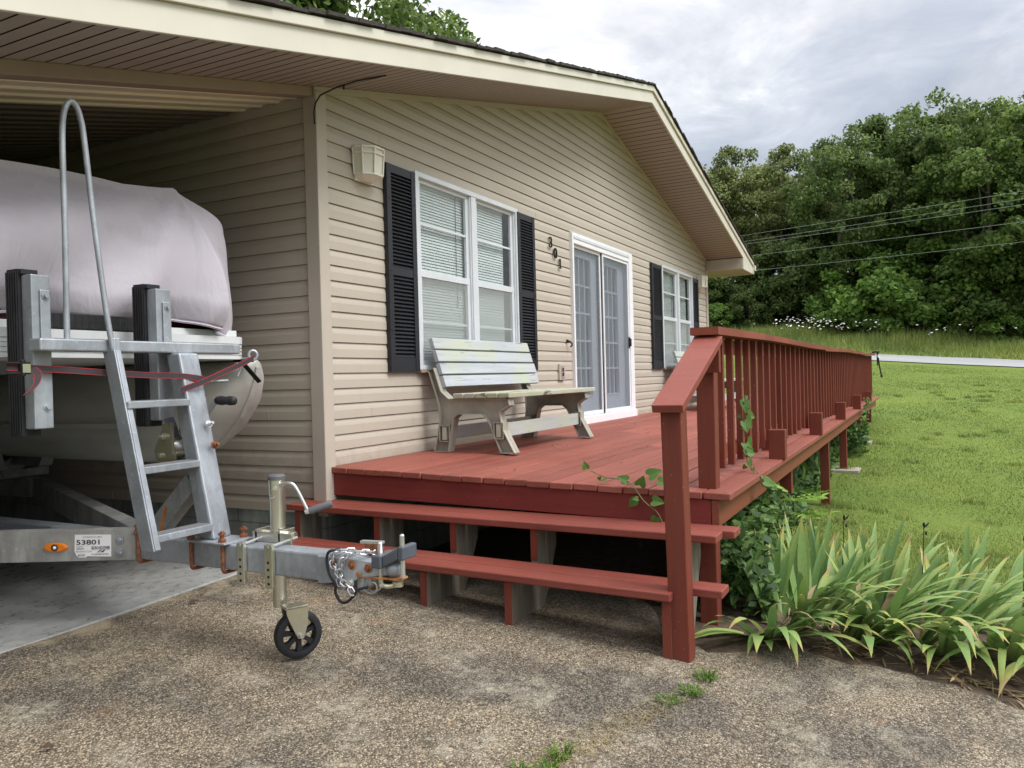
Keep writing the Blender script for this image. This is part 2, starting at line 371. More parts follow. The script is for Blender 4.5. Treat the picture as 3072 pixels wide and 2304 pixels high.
# ------------------------------------------------------------------ mesh builder
class MB:
    def __init__(s): s.v = []; s.f = []; s.a = None
    def add(s, vs, fs):
        o = len(s.v); s.v += [tuple(map(float, v)) for v in vs]; s.f += [tuple(i+o for i in f) for f in fs]
    def hexa(s, p):
        s.add(p, [(0, 3, 2, 1), (4, 5, 6, 7), (0, 1, 5, 4), (1, 2, 6, 5), (2, 3, 7, 6), (3, 0, 4, 7)])
    def box(s, x0, x1, y0, y1, z0, z1):
        s.hexa([(x0, y0, z0), (x1, y0, z0), (x1, y1, z0), (x0, y1, z0), (x0, y0, z1), (x1, y0, z1), (x1, y1, z1), (x0, y1, z1)])
    def beam(s, p0, p1, w, h, up=(0, 0, 1)):
        p0, p1, up = Vector(p0), Vector(p1), Vector(up); d = (p1-p0).normalized(); sd = d.cross(up).normalized(); u = sd.cross(d)
        a, b = sd*w/2, u*h/2
        s.hexa([p0-a-b, p1-a-b, p1+a-b, p0+a-b, p0-a+b, p1-a+b, p1+a+b, p0+a+b])
    def prism(s, poly, fn, t0, t1):   # poly of 2D pts, fn(u,v,t)->xyz
        n = len(poly)
        s.add([fn(u, v, t0) for u, v in poly]+[fn(u, v, t1) for u, v in poly],
              [tuple(range(n))[::-1], tuple(range(n, 2*n))]+[(i, (i+1) % n, n+(i+1) % n, n+i) for i in range(n)])
    def tube(s, pts, r, seg=10, closed=False, cap=True):
        pts = [Vector(p) for p in pts]; n = len(pts); rr = r if hasattr(r, '__len__') else [r]*n
        up = None; rings = []
        for i, p in enumerate(pts):
            if closed: d = pts[(i+1) % n]-pts[i-1]
            else: d = pts[min(i+1, n-1)]-pts[max(i-1, 0)]
            d.normalize()
            if up is None: up = Vector((0, 0, 1)) if abs(d.z) < .9 else Vector((1, 0, 0))
            sd = d.cross(up); sd.normalize(); up = sd.cross(d)
            rings.append([p+(sd*math.cos(2*math.pi*k/seg)+up*math.sin(2*math.pi*k/seg))*rr[i] for k in range(seg)])
        vs = [v for g in rings for v in g]; fs = []
        for i in range(n if closed else n-1):
            a, b = i*seg, ((i+1) % n)*seg
            fs += [(a+k, a+(k+1) % seg, b+(k+1) % seg, b+k) for k in range(seg)]
        if cap and not closed: fs += [tuple(range(seg))[::-1], tuple(range((n-1)*seg, n*seg))]
        s.add(vs, fs)
    def cyl(s, p0, p1, r, seg=16, r1=None): s.tube([p0, p1], [r, r if r1 is None else r1], seg)
    def lathe(s, prof, c, axis, seg=24, cap=True):   # prof [(dist along axis, radius)]
        axis = Vector(axis).normalized(); t = Vector((0, 0, 1)) if abs(axis.z) < .9 else Vector((1, 0, 0))
        a = axis.cross(t).normalized(); b = axis.cross(a); c = Vector(c); vs = []; fs = []
        for d, r in prof:
            vs += [c+axis*d+(a*math.cos(2*math.pi*k/seg)+b*math.sin(2*math.pi*k/seg))*r for k in range(seg)]
        for i in range(len(prof)-1):
            fs += [(i*seg+k, i*seg+(k+1) % seg, (i+1)*seg+(k+1) % seg, (i+1)*seg+k) for k in range(seg)]
        if cap: fs += [tuple(range(seg))[::-1], tuple(range((len(prof)-1)*seg, len(prof)*seg))]
        s.add(vs, fs)
    def ball(s, c, r, seg=14, sc=(1, 1, 1)):
        c = Vector(c); vs = []; fs = []; n = seg//2
        for i in range(n+1):
            th = math.pi*(i+.001)/(n+.002)
            vs += [(c.x+r*sc[0]*math.sin(th)*math.cos(2*math.pi*k/seg), c.y+r*sc[1]*math.sin(th)*math.sin(2*math.pi*k/seg), c.z+r*sc[2]*math.cos(th)) for k in range(seg)]
        for i in range(n):
            fs += [(i*seg+k, (i+1)*seg+k, (i+1)*seg+(k+1) % seg, i*seg+(k+1) % seg) for k in range(seg)]
        s.add(vs, fs)
    def ribbon(s, pts, w, side, thick=.002):
        side = Vector(side).normalized(); pts = [Vector(p) for p in pts]; n = len(pts)
        for i in range(n-1):
            d = (pts[i+1]-pts[i]).normalized(); u = side.cross(d).normalized()*thick
            a, b = side*w/2, u
            p, q = pts[i], pts[i+1]
            s.hexa([p-a-b, q-a-b, q+a-b, p+a-b, p-a+b, q-a+b, q+a+b, p+a+b])
    def leaf(s, p, d, nrm, L, W, fold=.25):
        p, d, nrm = Vector(p), Vector(d).normalized(), Vector(nrm); sd = d.cross(nrm).normalized(); nn = sd.cross(d)
        m = p+d*L*.42; t = p+d*L
        s.add([p, m+sd*W/2+nn*W*fold*.5, p+d*L*.75+sd*W*.33+nn*W*fold*.2, t-nn*L*.05, p+d*L*.75-sd*W*.33+nn*W*fold*.2, m-sd*W/2+nn*W*fold*.5, m-nn*W*.05],
              [(0, 1, 6), (1, 2, 6), (2, 3, 6), (3, 4, 6), (4, 5, 6), (5, 0, 6)])
    def build(s, name, mat, parent=None, org=None, bevel=0, smooth=False, seg=2):
        if org is None: org = parent_org(parent)
        me = bpy.data.meshes.new(name)
        me.from_pydata([(v[0]-org[0], v[1]-org[1], v[2]-org[2]) for v in s.v], [], s.f)
        me.materials.append(mat if not isinstance(mat, str) else M[mat]); me.update()
        o = bpy.data.objects.new(name, me); COL.objects.link(o)
        if parent is not None: o.parent = parent
        else: o.location = org
        o['_org'] = org
        if smooth:
            me.shade_smooth(); me.set_sharp_from_angle(angle=R(38))
        if bevel:
            b = o.modifiers.new('bevel', 'BEVEL'); b.width = bevel; b.segments = seg; b.limit_method = 'ANGLE'; b.angle_limit = R(40)
        return o
def parent_org(p):
    return tuple(p['_org']) if p is not None and '_org' in p else (0, 0, 0)
def thing(name, label, cat, org, group=None):
    o = bpy.data.objects.new(name, None); o.empty_display_size = .2; COL.objects.link(o); o.location = org; o['_org'] = org
    return tag(o, label, cat, group)
def tag(o, label, cat, group=None, kind=None):
    if label: o['label'] = label
    if cat: o['category'] = cat
    if group: o['group'] = group
    if kind: o['kind'] = kind
    return o
def fast(name, V, k, mat, parent=None, org=(0, 0, 0), attr=None):
    """V (n*k,3) array: n separate k-gons"""
    V = np.asarray(V, dtype=np.float32)-np.asarray(org, dtype=np.float32)
    n = len(V)//k
    me = bpy.data.meshes.new(name); me.vertices.add(n*k); me.vertices.foreach_set('co', V.ravel())
    me.loops.add(n*k); me.loops.foreach_set('vertex_index', np.arange(n*k, dtype=np.int32))
    me.polygons.add(n); me.polygons.foreach_set('loop_start', np.arange(0, n*k, k, dtype=np.int32))
    try: me.polygons.foreach_set('loop_total', np.full(n, k, dtype=np.int32))
    except Exception: pass
    me.update(calc_edges=True); me.validate()
    me.materials.append(M[mat] if isinstance(mat, str) else mat)
    o = bpy.data.objects.new(name, me); COL.objects.link(o); o['_org'] = tuple(org)
    if parent is not None: o.parent = parent
    else: o.location = org
    return o
def unit(a): return a/np.maximum(1e-9, np.linalg.norm(a, axis=-1, keepdims=True))
def leafquads(C, D, Nn, L, W):
    """rhombic leaves: centres C, directions D, normals N, lengths, widths -> (n*4,3)"""
    D = unit(D); S = unit(np.cross(D, Nn)); L = L[:, None]; W = W[:, None]
    return np.stack([C-D*L*.5, C+S*W*.5-D*L*.05, C+D*L*.5, C-S*W*.5-D*L*.05], 1).reshape(-1, 3)

# ------------------------------------------------------------------ camera
CAM = Vector((-4.006, -3.449, 1.164))
right = Vector((0.460, -0.8875, -0.0258)); up = Vector((0.0196, -0.0189, 1.0)); fwd = Vector((0.8876, 0.4606, -0.0092))
fwd.normalize(); right = (right-fwd*right.dot(fwd)).normalized(); up = right.cross(fwd)
cd = bpy.data.cameras.new('camera'); cam = bpy.data.objects.new('camera', cd); COL.objects.link(cam)
cam.matrix_world = Matrix(((right.x, up.x, -fwd.x, CAM.x), (right.y, up.y, -fwd.y, CAM.y), (right.z, up.z, -fwd.z, CAM.z), (0, 0, 0, 1)))
cd.sensor_width = 36; cd.lens = 28.087; cd.clip_end = 2000; cd.clip_start = .05
scene.camera = cam

# ------------------------------------------------------------------ light
def make_world():
    w = bpy.data.worlds.new('World'); scene.world = w; w.use_nodes = True
    t = w.node_tree; t.nodes.clear()
    def n(x, **k):
        a = t.nodes.new(x)
        for q, v in k.items(): setattr(a, q, v)
        return a
    L = t.links.new
    def mth(op, a, b=None, c=None):
        m = n('ShaderNodeMath', operation=op)
        for i, v in enumerate((a, b, c)):
            if v is None: continue
            if hasattr(v, 'is_linked'): L(v, m.inputs[i])
            else: m.inputs[i].default_value = v
        return m.outputs[0]
    sky = n('ShaderNodeTexSky', sky_type='NISHITA'); sky.sun_disc = False
    sky.sun_elevation = R(SUN_EL); sky.sun_rotation = R(SUN_ROT); sky.air_density = 1.0; sky.dust_density = 1.5
    tc = n('ShaderNodeTexCoord'); sep = n('ShaderNodeSeparateXYZ'); L(tc.outputs['Generated'], sep.inputs[0])
    z = mth('MAXIMUM', sep.outputs['Z'], 0.0); zz = mth('ADD', z, .16)
    cx = mth('DIVIDE', sep.outputs['X'], zz); cy = mth('DIVIDE', sep.outputs['Y'], zz)
    cb = n('ShaderNodeCombineXYZ'); L(cx, cb.inputs[0]); L(cy, cb.inputs[1])
    def noise(sc, det, rough, dist, loc=(0, 0, 0), sv=(1, 1, 1)):
        mp = n('ShaderNodeMapping'); mp.inputs['Location'].default_value = loc; mp.inputs['Scale'].default_value = sv; L(cb.outputs[0], mp.inputs['Vector'])
        z = n('ShaderNodeTexNoise'); z.inputs['Scale'].default_value = sc; z.inputs['Detail'].default_value = det; z.inputs['Roughness'].default_value = rough; z.inputs['Distortion'].default_value = dist
        L(mp.outputs[0], z.inputs['Vector']); return z.outputs['Fac']
    def ramp(f, st):
        r = n('ShaderNodeValToRGB'); e = r.color_ramp.elements
        while len(e) < len(st): e.new(.5)
        for q, (p, c) in zip(e, st): q.position = p; q.color = (*c, 1)
        L(f, r.inputs[0]); return r.outputs[0]
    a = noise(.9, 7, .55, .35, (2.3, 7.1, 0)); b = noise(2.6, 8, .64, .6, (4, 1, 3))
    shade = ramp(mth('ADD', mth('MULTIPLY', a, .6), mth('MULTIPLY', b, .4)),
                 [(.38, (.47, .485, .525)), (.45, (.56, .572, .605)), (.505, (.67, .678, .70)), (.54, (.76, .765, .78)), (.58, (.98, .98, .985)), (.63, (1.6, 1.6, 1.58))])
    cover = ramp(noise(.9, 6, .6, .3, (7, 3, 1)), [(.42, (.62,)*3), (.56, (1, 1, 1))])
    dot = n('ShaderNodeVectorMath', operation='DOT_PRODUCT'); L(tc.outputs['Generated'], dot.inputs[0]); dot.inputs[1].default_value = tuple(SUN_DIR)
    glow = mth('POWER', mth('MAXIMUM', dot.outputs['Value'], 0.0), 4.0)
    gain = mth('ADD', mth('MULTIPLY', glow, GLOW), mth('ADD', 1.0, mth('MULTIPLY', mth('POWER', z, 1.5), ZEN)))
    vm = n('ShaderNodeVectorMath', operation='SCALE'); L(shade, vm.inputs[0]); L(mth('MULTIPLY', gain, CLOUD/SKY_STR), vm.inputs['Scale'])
    mx = n('ShaderNodeMix', data_type='RGBA'); L(cover, mx.inputs[0]); L(sky.outputs[0], mx.inputs[6]); L(vm.outputs[0], mx.inputs[7])
    bg = n('ShaderNodeBackground'); L(mx.outputs[2], bg.inputs[0]); bg.inputs[1].default_value = SKY_STR
    out = n('ShaderNodeOutputWorld'); L(bg.outputs[0], out.inputs[0])
SUN_EL, SUN_AZ = 52, 184         # azimuth from +Y clockwise toward +X
SUN_DIR = Vector((math.sin(R(SUN_AZ))*math.cos(R(SUN_EL)), math.cos(R(SUN_AZ))*math.cos(R(SUN_EL)), math.sin(R(SUN_EL))))
SUN_ROT = SUN_AZ
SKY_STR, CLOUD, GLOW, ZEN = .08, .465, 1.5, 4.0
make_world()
sl = bpy.data.lights.new('sun', 'SUN'); sl.energy = 1.5; sl.angle = R(24); sl.color = (1, .975, .94)
so = bpy.data.objects.new('sun', sl); COL.objects.link(so); so.rotation_euler = SUN_DIR.to_track_quat('Z', 'Y').to_euler(); so.location = (0, -10, 20)
vs = scene.view_settings; scene.display_settings.display_device = 'sRGB'
vs.view_transform = 'Standard'; vs.look = 'None'; vs.gamma = 1; vs.use_curve_mapping = False; vs.exposure = 0.84

# ------------------------------------------------------------------ ground
LX = [-12, -.35, .1, 2.6, 5.4, 7.7, 10.5, 13.7, 20, 27, 34, 39.5, 48, 70, 120, 200, 900]
LZ = [-.17, -.165, -.165, -.27, -.40, -.255, -.10, .09, .52, .93, 1.354, 1.68, 2.9, 5, 10, 14, 16]
def smooth(x, a, b): t = np.clip((x-a)/(b-a), 0, 1); return t*t*(3-2*t)
def lawn_h(x, y):
    x = np.asarray(x, float); y = np.asarray(y, float)
    s = .065+.022*smooth(x, 10, 30)
    yy = 14*np.tanh((y+2.45)/14)
    h = np.interp(x, LX, LZ)+s*yy
    # flat, slightly lower ground under the house and the deck
    inb = smooth(y, -2.3, -1.2)*(1-smooth(y, 8, 12))*smooth(x, -12, -11)*(1-smooth(x, 14, 17))
    return h*(1-inb)+np.minimum(h, -.16)*inb
def drive_h(x, y): return .047+.077*np.minimum(y, .15)+.03*(np.clip(x, -3.8, -.5)+.5)
def lh(x, y):
    """lawn sheet height: kept below the concrete where that lies on top"""
    h = lawn_h(x, y); d = drive_h(x, y)-.05
    w = 1-smooth(x, -.15, .25)
    near = (np.asarray(y) < .2)
    return np.where(near, h*(1-w)+np.minimum(h, d)*w, np.where(np.asarray(x) < .25, -.2, h))
def grid(name, xs, ys, hf, mat, mask=None):
    X, Y = np.meshgrid(xs, ys, indexing='ij'); Z = hf(X, Y)
    V = np.stack([X, Y, Z], -1).reshape(-1, 3); ny = len(ys); F = []
    for i in range(len(xs)-1):
        for j in range(ny-1):
            a = i*ny+j; F.append((a, a+ny, a+ny+1, a+1))
    me = bpy.data.meshes.new(name); me.from_pydata(V.tolist(), [], F); me.materials.append(M[mat]); me.shade_smooth()
    o = bpy.data.objects.new(name, me); COL.objects.link(o); return o
xs = np.unique(np.concatenate([[-900, -300, -100, -40, -20], np.arange(-12, 16, .4), np.arange(16, 50, 1.0), np.arange(50, 130, 5), [160, 200, 300, 500, 900]]))
ys = np.unique(np.concatenate([[-900, -400, -200, -120, -80, -60, -45], np.arange(-36, -8, 1.5), np.arange(-8, 9, .4), np.arange(9, 40, 2.0), [45, 60, 80, 120, 200, 400, 900]]))
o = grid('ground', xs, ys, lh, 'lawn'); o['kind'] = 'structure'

def drive_edge(y):
    return np.interp(y, [-9, -4.6, -3.75, -3.4, -3.08, -2.78, -2.55, -2.3, -2.0, .3], [-.9, -.45, -.17, -.05, -.07, .0, -.33, -.2, .35, .4])
def mk_driveway():
    ysd = np.concatenate([np.arange(-9, .16, .06), [.16, .22]]); us = np.linspace(0, 1, 120); V = []; F = []
    for y in ysd:
        xe = float(drive_edge(y))+.02*math.sin(y*17)+.015*math.sin(y*41+1)
        for u in us:
            x = -11+(xe+11)*(1-(1-u)**2)
            z = drive_h(x, y)+.004*math.sin(x*2.3+y*1.7)+.003*math.sin(x*5.1-y*4.3)
            if u > .995: z -= .03
            V.append((x, y, z))
    n = len(us)
    for i in range(len(ysd)-1):
        for j in range(n-1):
            a = i*n+j; F.append((a, a+1, a+n+1, a+n))
    me = bpy.data.meshes.new('driveway'); me.from_pydata(V, [], F); me.materials.append(M['drive']); me.shade_smooth()
    o = bpy.data.objects.new('driveway', me); COL.objects.link(o); o['kind'] = 'structure'
mk_driveway()
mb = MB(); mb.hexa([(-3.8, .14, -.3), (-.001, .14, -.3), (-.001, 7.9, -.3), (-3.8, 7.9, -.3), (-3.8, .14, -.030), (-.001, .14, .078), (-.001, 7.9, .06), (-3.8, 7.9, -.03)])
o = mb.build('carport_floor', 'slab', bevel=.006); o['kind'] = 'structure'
def sheet(name, x0, x1, y0, y1, nx, ny, dz, mat, wob=0):
    X, Y = np.meshgrid(np.linspace(x0, x1, nx), np.linspace(y0, y1, ny), indexing='ij')
    if wob: X = X+wob*np.sin(Y*.7)+wob*.5*np.sin(Y*1.9)
    Z = lh(X, Y)+dz; V = np.stack([X, Y, Z], -1).reshape(-1, 3)
    F = [(i*ny+j, (i+1)*ny+j, (i+1)*ny+j+1, i*ny+j+1) for i in range(nx-1) for j in range(ny-1)]
    me = bpy.data.meshes.new(name); me.from_pydata(V.tolist(), [], F); me.materials.append(M[mat]); me.shade_smooth()
    o = bpy.data.objects.new(name, me); COL.objects.link(o); o['kind'] = 'structure'; return o
sheet('road', 34.0, 39.6, -150, 150, 9, 260, .035, 'road', .12)
def bed():
    V = []; F = []; n = 40
    for i in range(n):
        y = -2.02-(4.75-2.02)*i/(n-1)
        for j in range(8):
            x0 = float(drive_edge(y))-.06; x1 = 1.25+.12*math.sin(y*6)-1.3*max(0, (-4.1-y)/.65)**1.5
            x = x0+(x1-x0)*j/7; z = max(float(lh(x, y)), float(drive_h(x, y))-.03 if x < .3 else -9)+.012+.022*math.sin(math.pi*j/7)
            V.append((x, y, z))
    for i in range(n-1):
        for j in range(7):
            a = i*8+j; F.append((a, a+8, a+9, a+1))
    me = bpy.data.meshes.new('soil'); me.from_pydata(V, [], F); me.materials.append(M['soil']); me.shade_smooth()
    o = bpy.data.objects.new('soil', me); COL.objects.link(o); o['kind'] = 'structure'
bed()
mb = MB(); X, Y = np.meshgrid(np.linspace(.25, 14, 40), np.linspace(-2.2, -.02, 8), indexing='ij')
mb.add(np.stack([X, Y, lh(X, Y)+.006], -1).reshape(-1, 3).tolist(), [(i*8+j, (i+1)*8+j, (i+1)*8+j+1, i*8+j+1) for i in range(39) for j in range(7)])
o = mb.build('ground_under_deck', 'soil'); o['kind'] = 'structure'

# ------------------------------------------------------------------ house
SL, SR = .2490, .2338                       # roof slopes left and right of the apex
APX, APZ = 5.146, 4.340
def sof(x): return APZ-SL*(APX-x) if x < APX else APZ-SR*(x-APX)
house = thing('house', 'tan vinyl sided gabled house with black shutters and attached carport roof', 'house', (5.1, 0, 0))
CO = .1016; ZB = 2.032-17*CO
WIN1 = (1.079, 2.795, 1.235, 2.754); WIN2 = (7.472, 9.205, 1.235, 2.760); DOOR = (4.098, 6.105, .60, 2.735)
def siding(u0, u1, z1, ops, topf, put, name):
    """dutch-lap courses; put(u, d, z) -> xyz with d = depth behind the face; topf(z) -> (ulo, uhi)"""
    mb = MB(); k = 0
    prof = [(0, 0), (.056, 0), (.074, .004), (.0988, .0115), (.0992, .026), (.1016, .026)]
    while True:
        zb = ZB+k*CO; k += 1
        if zb > z1: break
        prs = [(zb+a, b) for a, b in prof]
        zs = sorted(set([p[0] for p in prs]+[z for o in ops for z in o[2:] if zb < z < zb+CO]))
        dep = lambda z: np.interp(z, [p[0] for p in prs], [p[1] for p in prs])
        for za, zc in zip(zs[:-1], zs[1:]):
            if za >= z1: continue
            zc = min(zc, z1); zm = (za+zc)/2
            la, ha = topf(za); lc, hc = topf(zc)
            la, ha, lc, hc = max(la, u0), min(ha, u1), max(lc, u0), min(hc, u1)
            if ha-la < .01: continue
            cuts = sorted([(o[0], o[1]) for o in ops if o[2] < zm < o[3]])
            segs = []; cur = (la, lc)
            for c0, c1 in cuts: segs.append((cur, (c0, c0))); cur = (c1, c1)
            segs.append((cur, (ha, max(hc, lc))))
            for (a0, c0), (a1, c1) in segs:
                mb.add([put(a0, dep(za), za), put(a1, dep(za), za), put(c1, dep(zc), zc), put(c0, dep(zc), zc)], [(0, 1, 2, 3)])
                if abs(za-zb) < 1e-6:
                    mb.add([put(a0, .027, za), put(a1, .027, za), put(a1, 0, za), put(a0, 0, za)], [(0, 1, 2, 3)])
    # faint panel end laps
    rr = random.Random(3)
    for k in range(int((z1-ZB)/CO)):
        for _ in range(1):
            zb = ZB+k*CO; lo, hi = topf(zb+CO); lo, hi = max(lo, u0)+.3, min(hi, u1)-.3
            if hi-lo < 1: continue
            u = rr.uniform(lo, hi)
            if any(o[0]-.05 < u < o[1]+.05 and o[2]-.1 < zb < o[3] for o in ops): continue
            a = put(u, -.0020, zb+.002); b = put(u+.0030, .001, zb+.060)
            mb.box(min(a[0], b[0]), max(a[0], b[0])+.0005, min(a[1], b[1]), max(a[1], b[1])+.0005, a[2], b[2])
    return mb.build(name, 'siding', house)
def front_lim(z):
    lo = .075 if z < 3.0 else max(.075, APX-(APZ-z)/SL)
    hi = 10.20 if z < 3.10 else min(10.20, APX+(APZ-z)/SR)
    return lo, hi
siding(0, 11, 4.33, [WIN1, WIN2, DOOR], front_lim, lambda u, d, z: (u, d, z), 'siding')
siding(.085, 7.9, 3.02, [], lambda z: (.085, 7.9), lambda u, d, z: (d, u, z), 'siding')
siding(0, 8, 3.02, [], lambda z: (0.05, 7.9), lambda u, d, z: (10.27-d, u, z), 'siding')
siding(0, 11, 4.33, [], front_lim, lambda u, d, z: (u, 7.95-d, z), 'siding')
# inner shell that keeps the house dark
mb = MB()
mb.box(.02, 10.25, .22, .25, -.1, .6); mb.box(.02, 10.25, 2.6, 2.63, .3, 3.0); mb.box(.02, .05, .1, 7.9, .0, 3.05); mb.box(10.2, 10.24, .03, 7.9, -.3, 3.05); mb.box(.05, 10.2, 7.9, 7.93, -.3, 3.0)
mb.box(.05, 10.2, .03, 2.6, .57, .6); mb.box(.05, 10.2, .03, 2.6, 2.95, 3.0)
mb.build('inner_wall', 'room', house)
mb = MB(); mb.box(.012, .05, .02, 7.9, -.35, ZB+.02); mb.box(.05, 10.26, .012, .05, -.5, ZB+.02); mb.box(10.20, 10.262, .05, 7.9, -.5, ZB+.02)
mb.build('foundation', 'block', house)
def corner(x0, x1, y0, y1, z0, z1): 
    mb = MB(); mb.box(x0, x1, y0, y1, z0, z1); return mb.build('corner_trim', 'trim', house, bevel=.006)
corner(-.018, .082, -.020, .09, ZB-.01, 3.03)
corner(10.19, 10.29, -.020, .09, ZB-.01, 2.945)
# frieze strips under the soffit on the gable wall
mb = MB()
for xa, xb in ((-.02, APX), (APX, 10.2)):
    za, zb = sof(xa)-.002, sof(xb)-.002
    mb.hexa([(xa, -.014, za-.045), (xb, -.014, zb-.045), (xb, .0, zb-.045), (xa, .0, za-.045), (xa, -.014, za), (xb, -.014, zb), (xb, .0, zb), (xa, .0, za)])
mb.build('frieze', 'siding', house)
# rake soffit: grooved panels
FY = -.640
def soffit(xa, xb):
    mb = MB(); x = xa; n = int(round((xb-xa)/.0985)); w = (xb-xa)/n
    for i in range(n):
        x0 = xa+i*w; pts = [(x0, 0), (x0+w-.012, 0), (x0+w-.008, .006), (x0+w, .006)]
        for (p, dz), (q, dq) in zip(pts[:-1], pts[1:]):
            mb.add([(p, FY+.01, sof(p)+dz), (q, FY+.01, sof(q)+dq), (q, .02, sof(q)+dq), (p, .02, sof(p)+dz)], [(0, 3, 2, 1)])
    return mb.build('soffit', 'soffit', house)
soffit(-3.75, APX); soffit(APX, 10.26)
# eave return box on the far corner
mb = MB(); mb.box(10.245, 10.26, FY+.012, .02, 2.945, 3.135); mb.build('eave_box', 'trim', house)
mb = MB(); mb.prism([(10.262, 2.940), (11.098, 2.940), (11.098, sof(11.098)-.006), (10.262, sof(10.262)-.006)], lambda u, v, t: (u, t, v), FY-.0115, FY+.009); mb.build('fascia', 'fascia', house)
mb = MB()
for i in range(9):
    x0 = 10.26+i*.095; mb.box(x0, x0+.085, FY+.012, 8, 2.945, 2.955)
mb.box(10.26, 11.1, FY+.012, 8, 2.953, 2.96); mb.build('eave_soffit', 'soffit', house)
# fascia, two tiers
def rake(name, y0, y1, d0, d1, mat, xl=-3.78, xr=11.12):
    mb = MB()
    for xa, xb in ((xl, APX), (APX, xr)):
        za, zb = sof(xa), sof(xb)
        mb.hexa([(xa, y0, za+d0), (xb, y0, zb+d0), (xb, y1, zb+d0), (xa, y1, za+d0), (xa, y0, za+d1), (xb, y0, zb+d1), (xb, y1, zb+d1), (xa, y1, za+d1)])
    return mb.build(name, mat, house, bevel=.003)
rake('fascia', FY-.012, FY+.01, -.004, .128, 'fascia')
rake('fascia_trim', FY-.034, FY+.01, .129, .190, 'fascia')
mb = MB(); mb.box(11.10, 11.135, FY-.03, 8, 2.93, 3.09); mb.box(11.136, 11.23, FY-.05, 8, 3.00, 3.10); mb.build('eave_gutter', 'fascia', house, bevel=.004)
# roof: deck and ragged shingle courses
mb = MB()
for xa, xb in ((-3.86, APX), (APX, 11.22)):
    za, zb = sof(xa)+.193, sof(xb)+.193
    mb.hexa([(xa, FY-.02, za), (xb, FY-.02, zb), (xb, 8.4, zb), (xa, 8.4, za), (xa, FY-.02, za+.012), (xb, FY-.02, zb+.012), (xb, 8.4, zb+.012), (xa, 8.4, za+.012)])
rr = random.Random(5)
for side in (0, 1):
    n = 68 if side == 0 else 46
    for i in range(n):
        if side == 0: xa = -3.88+i*(APX+3.88)/n; xb = xa+.15; 
        else: xa = APX+i*(11.25-APX)/n; xb = xa+.15
        t0 = .196+rr.uniform(0, .006); ex = rr.uniform(.045, .066)
        za, zb = sof(min(max(xa, -3.88), 11.3)), sof(xb) if side or xb < APX else APZ
        y0 = FY-ex; h = rr.uniform(.012, .020)
        mb.hexa([(xa, y0, za+t0), (xb, y0, zb+t0), (xb, 8.4, zb+t0), (xa, 8.4, za+t0), (xa, y0, za+t0+h+.008), (xb, y0, zb+t0+h), (xb, 8.4, zb+t0+h), (xa, 8.4, za+t0+h+.008)])
mb.build('roof', 'shingle', house)
# carport: raked beam, ribbed ceiling, far walls
def cz(x): return 3.018+.252*x
mb = MB(); xa, xb = -3.75, -.02
mb.hexa([(xa, .0, cz(xa)-.02), (xb, .0, cz(xb)-.02), (xb, .10, cz(xb)-.02), (xa, .10, cz(xa)-.02), (xa, .0, sof(xa)), (xb, .0, sof(xb)), (xb, .10, sof(xb)), (xa, .10, sof(xa))])
mb.build('carport_beam', 'beam', house, bevel=.004)
def ceiling(y, yend, mat):
    mb = MB(); pat = [(.0, 0), (.045, 0), (.055, -.012), (.075, -.012), (.085, 0)]
    while y < yend:
        for (a, d0), (b, d1) in zip(pat, pat[1:]+[(.1524, 0)]):
            mb.add([(xa, y+a, cz(xa)+d0), (0.01, y+a, cz(.01)+d0), (.01, y+b, cz(.01)+d1), (xa, y+b, cz(xa)+d1)], [(0, 3, 2, 1)])
        y += .1524
    mb.build('carport_ceiling', mat, house); return y
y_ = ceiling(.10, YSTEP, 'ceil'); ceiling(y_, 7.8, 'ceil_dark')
mb = MB(); mb.box(-3.72, -.0, 7.86, 7.92, -.1, 3.0); mb.box(-3.78, -3.72, .4, 7.92, -.1, 2.1); mb.build('carport_wall', 'siding', house)
mb = MB(); mb.box(-3.74, -3.65, .01, .10, -.05, cz(-3.7)-.02); mb.build('carport_post', 'trim', house, bevel=.004)
# black cable drooping from the soffit at the corner
mb = MB(); mb.tube([(-.045, -.03, 2.80), (-.055, -.035, 2.87), (-.045, -.04, 2.93), (-.02, -.06, 2.985), (.05, -.15, 3.045), (.10, -.26, 3.075), (.14, -.36, 3.088), (.17, -.44, 3.098)], .005, 8)
mb.tube([(.055, -.19, 3.05), (.055, -.19, 3.02)], .006, 6); mb.build('cable', 'iron', house, smooth=True)

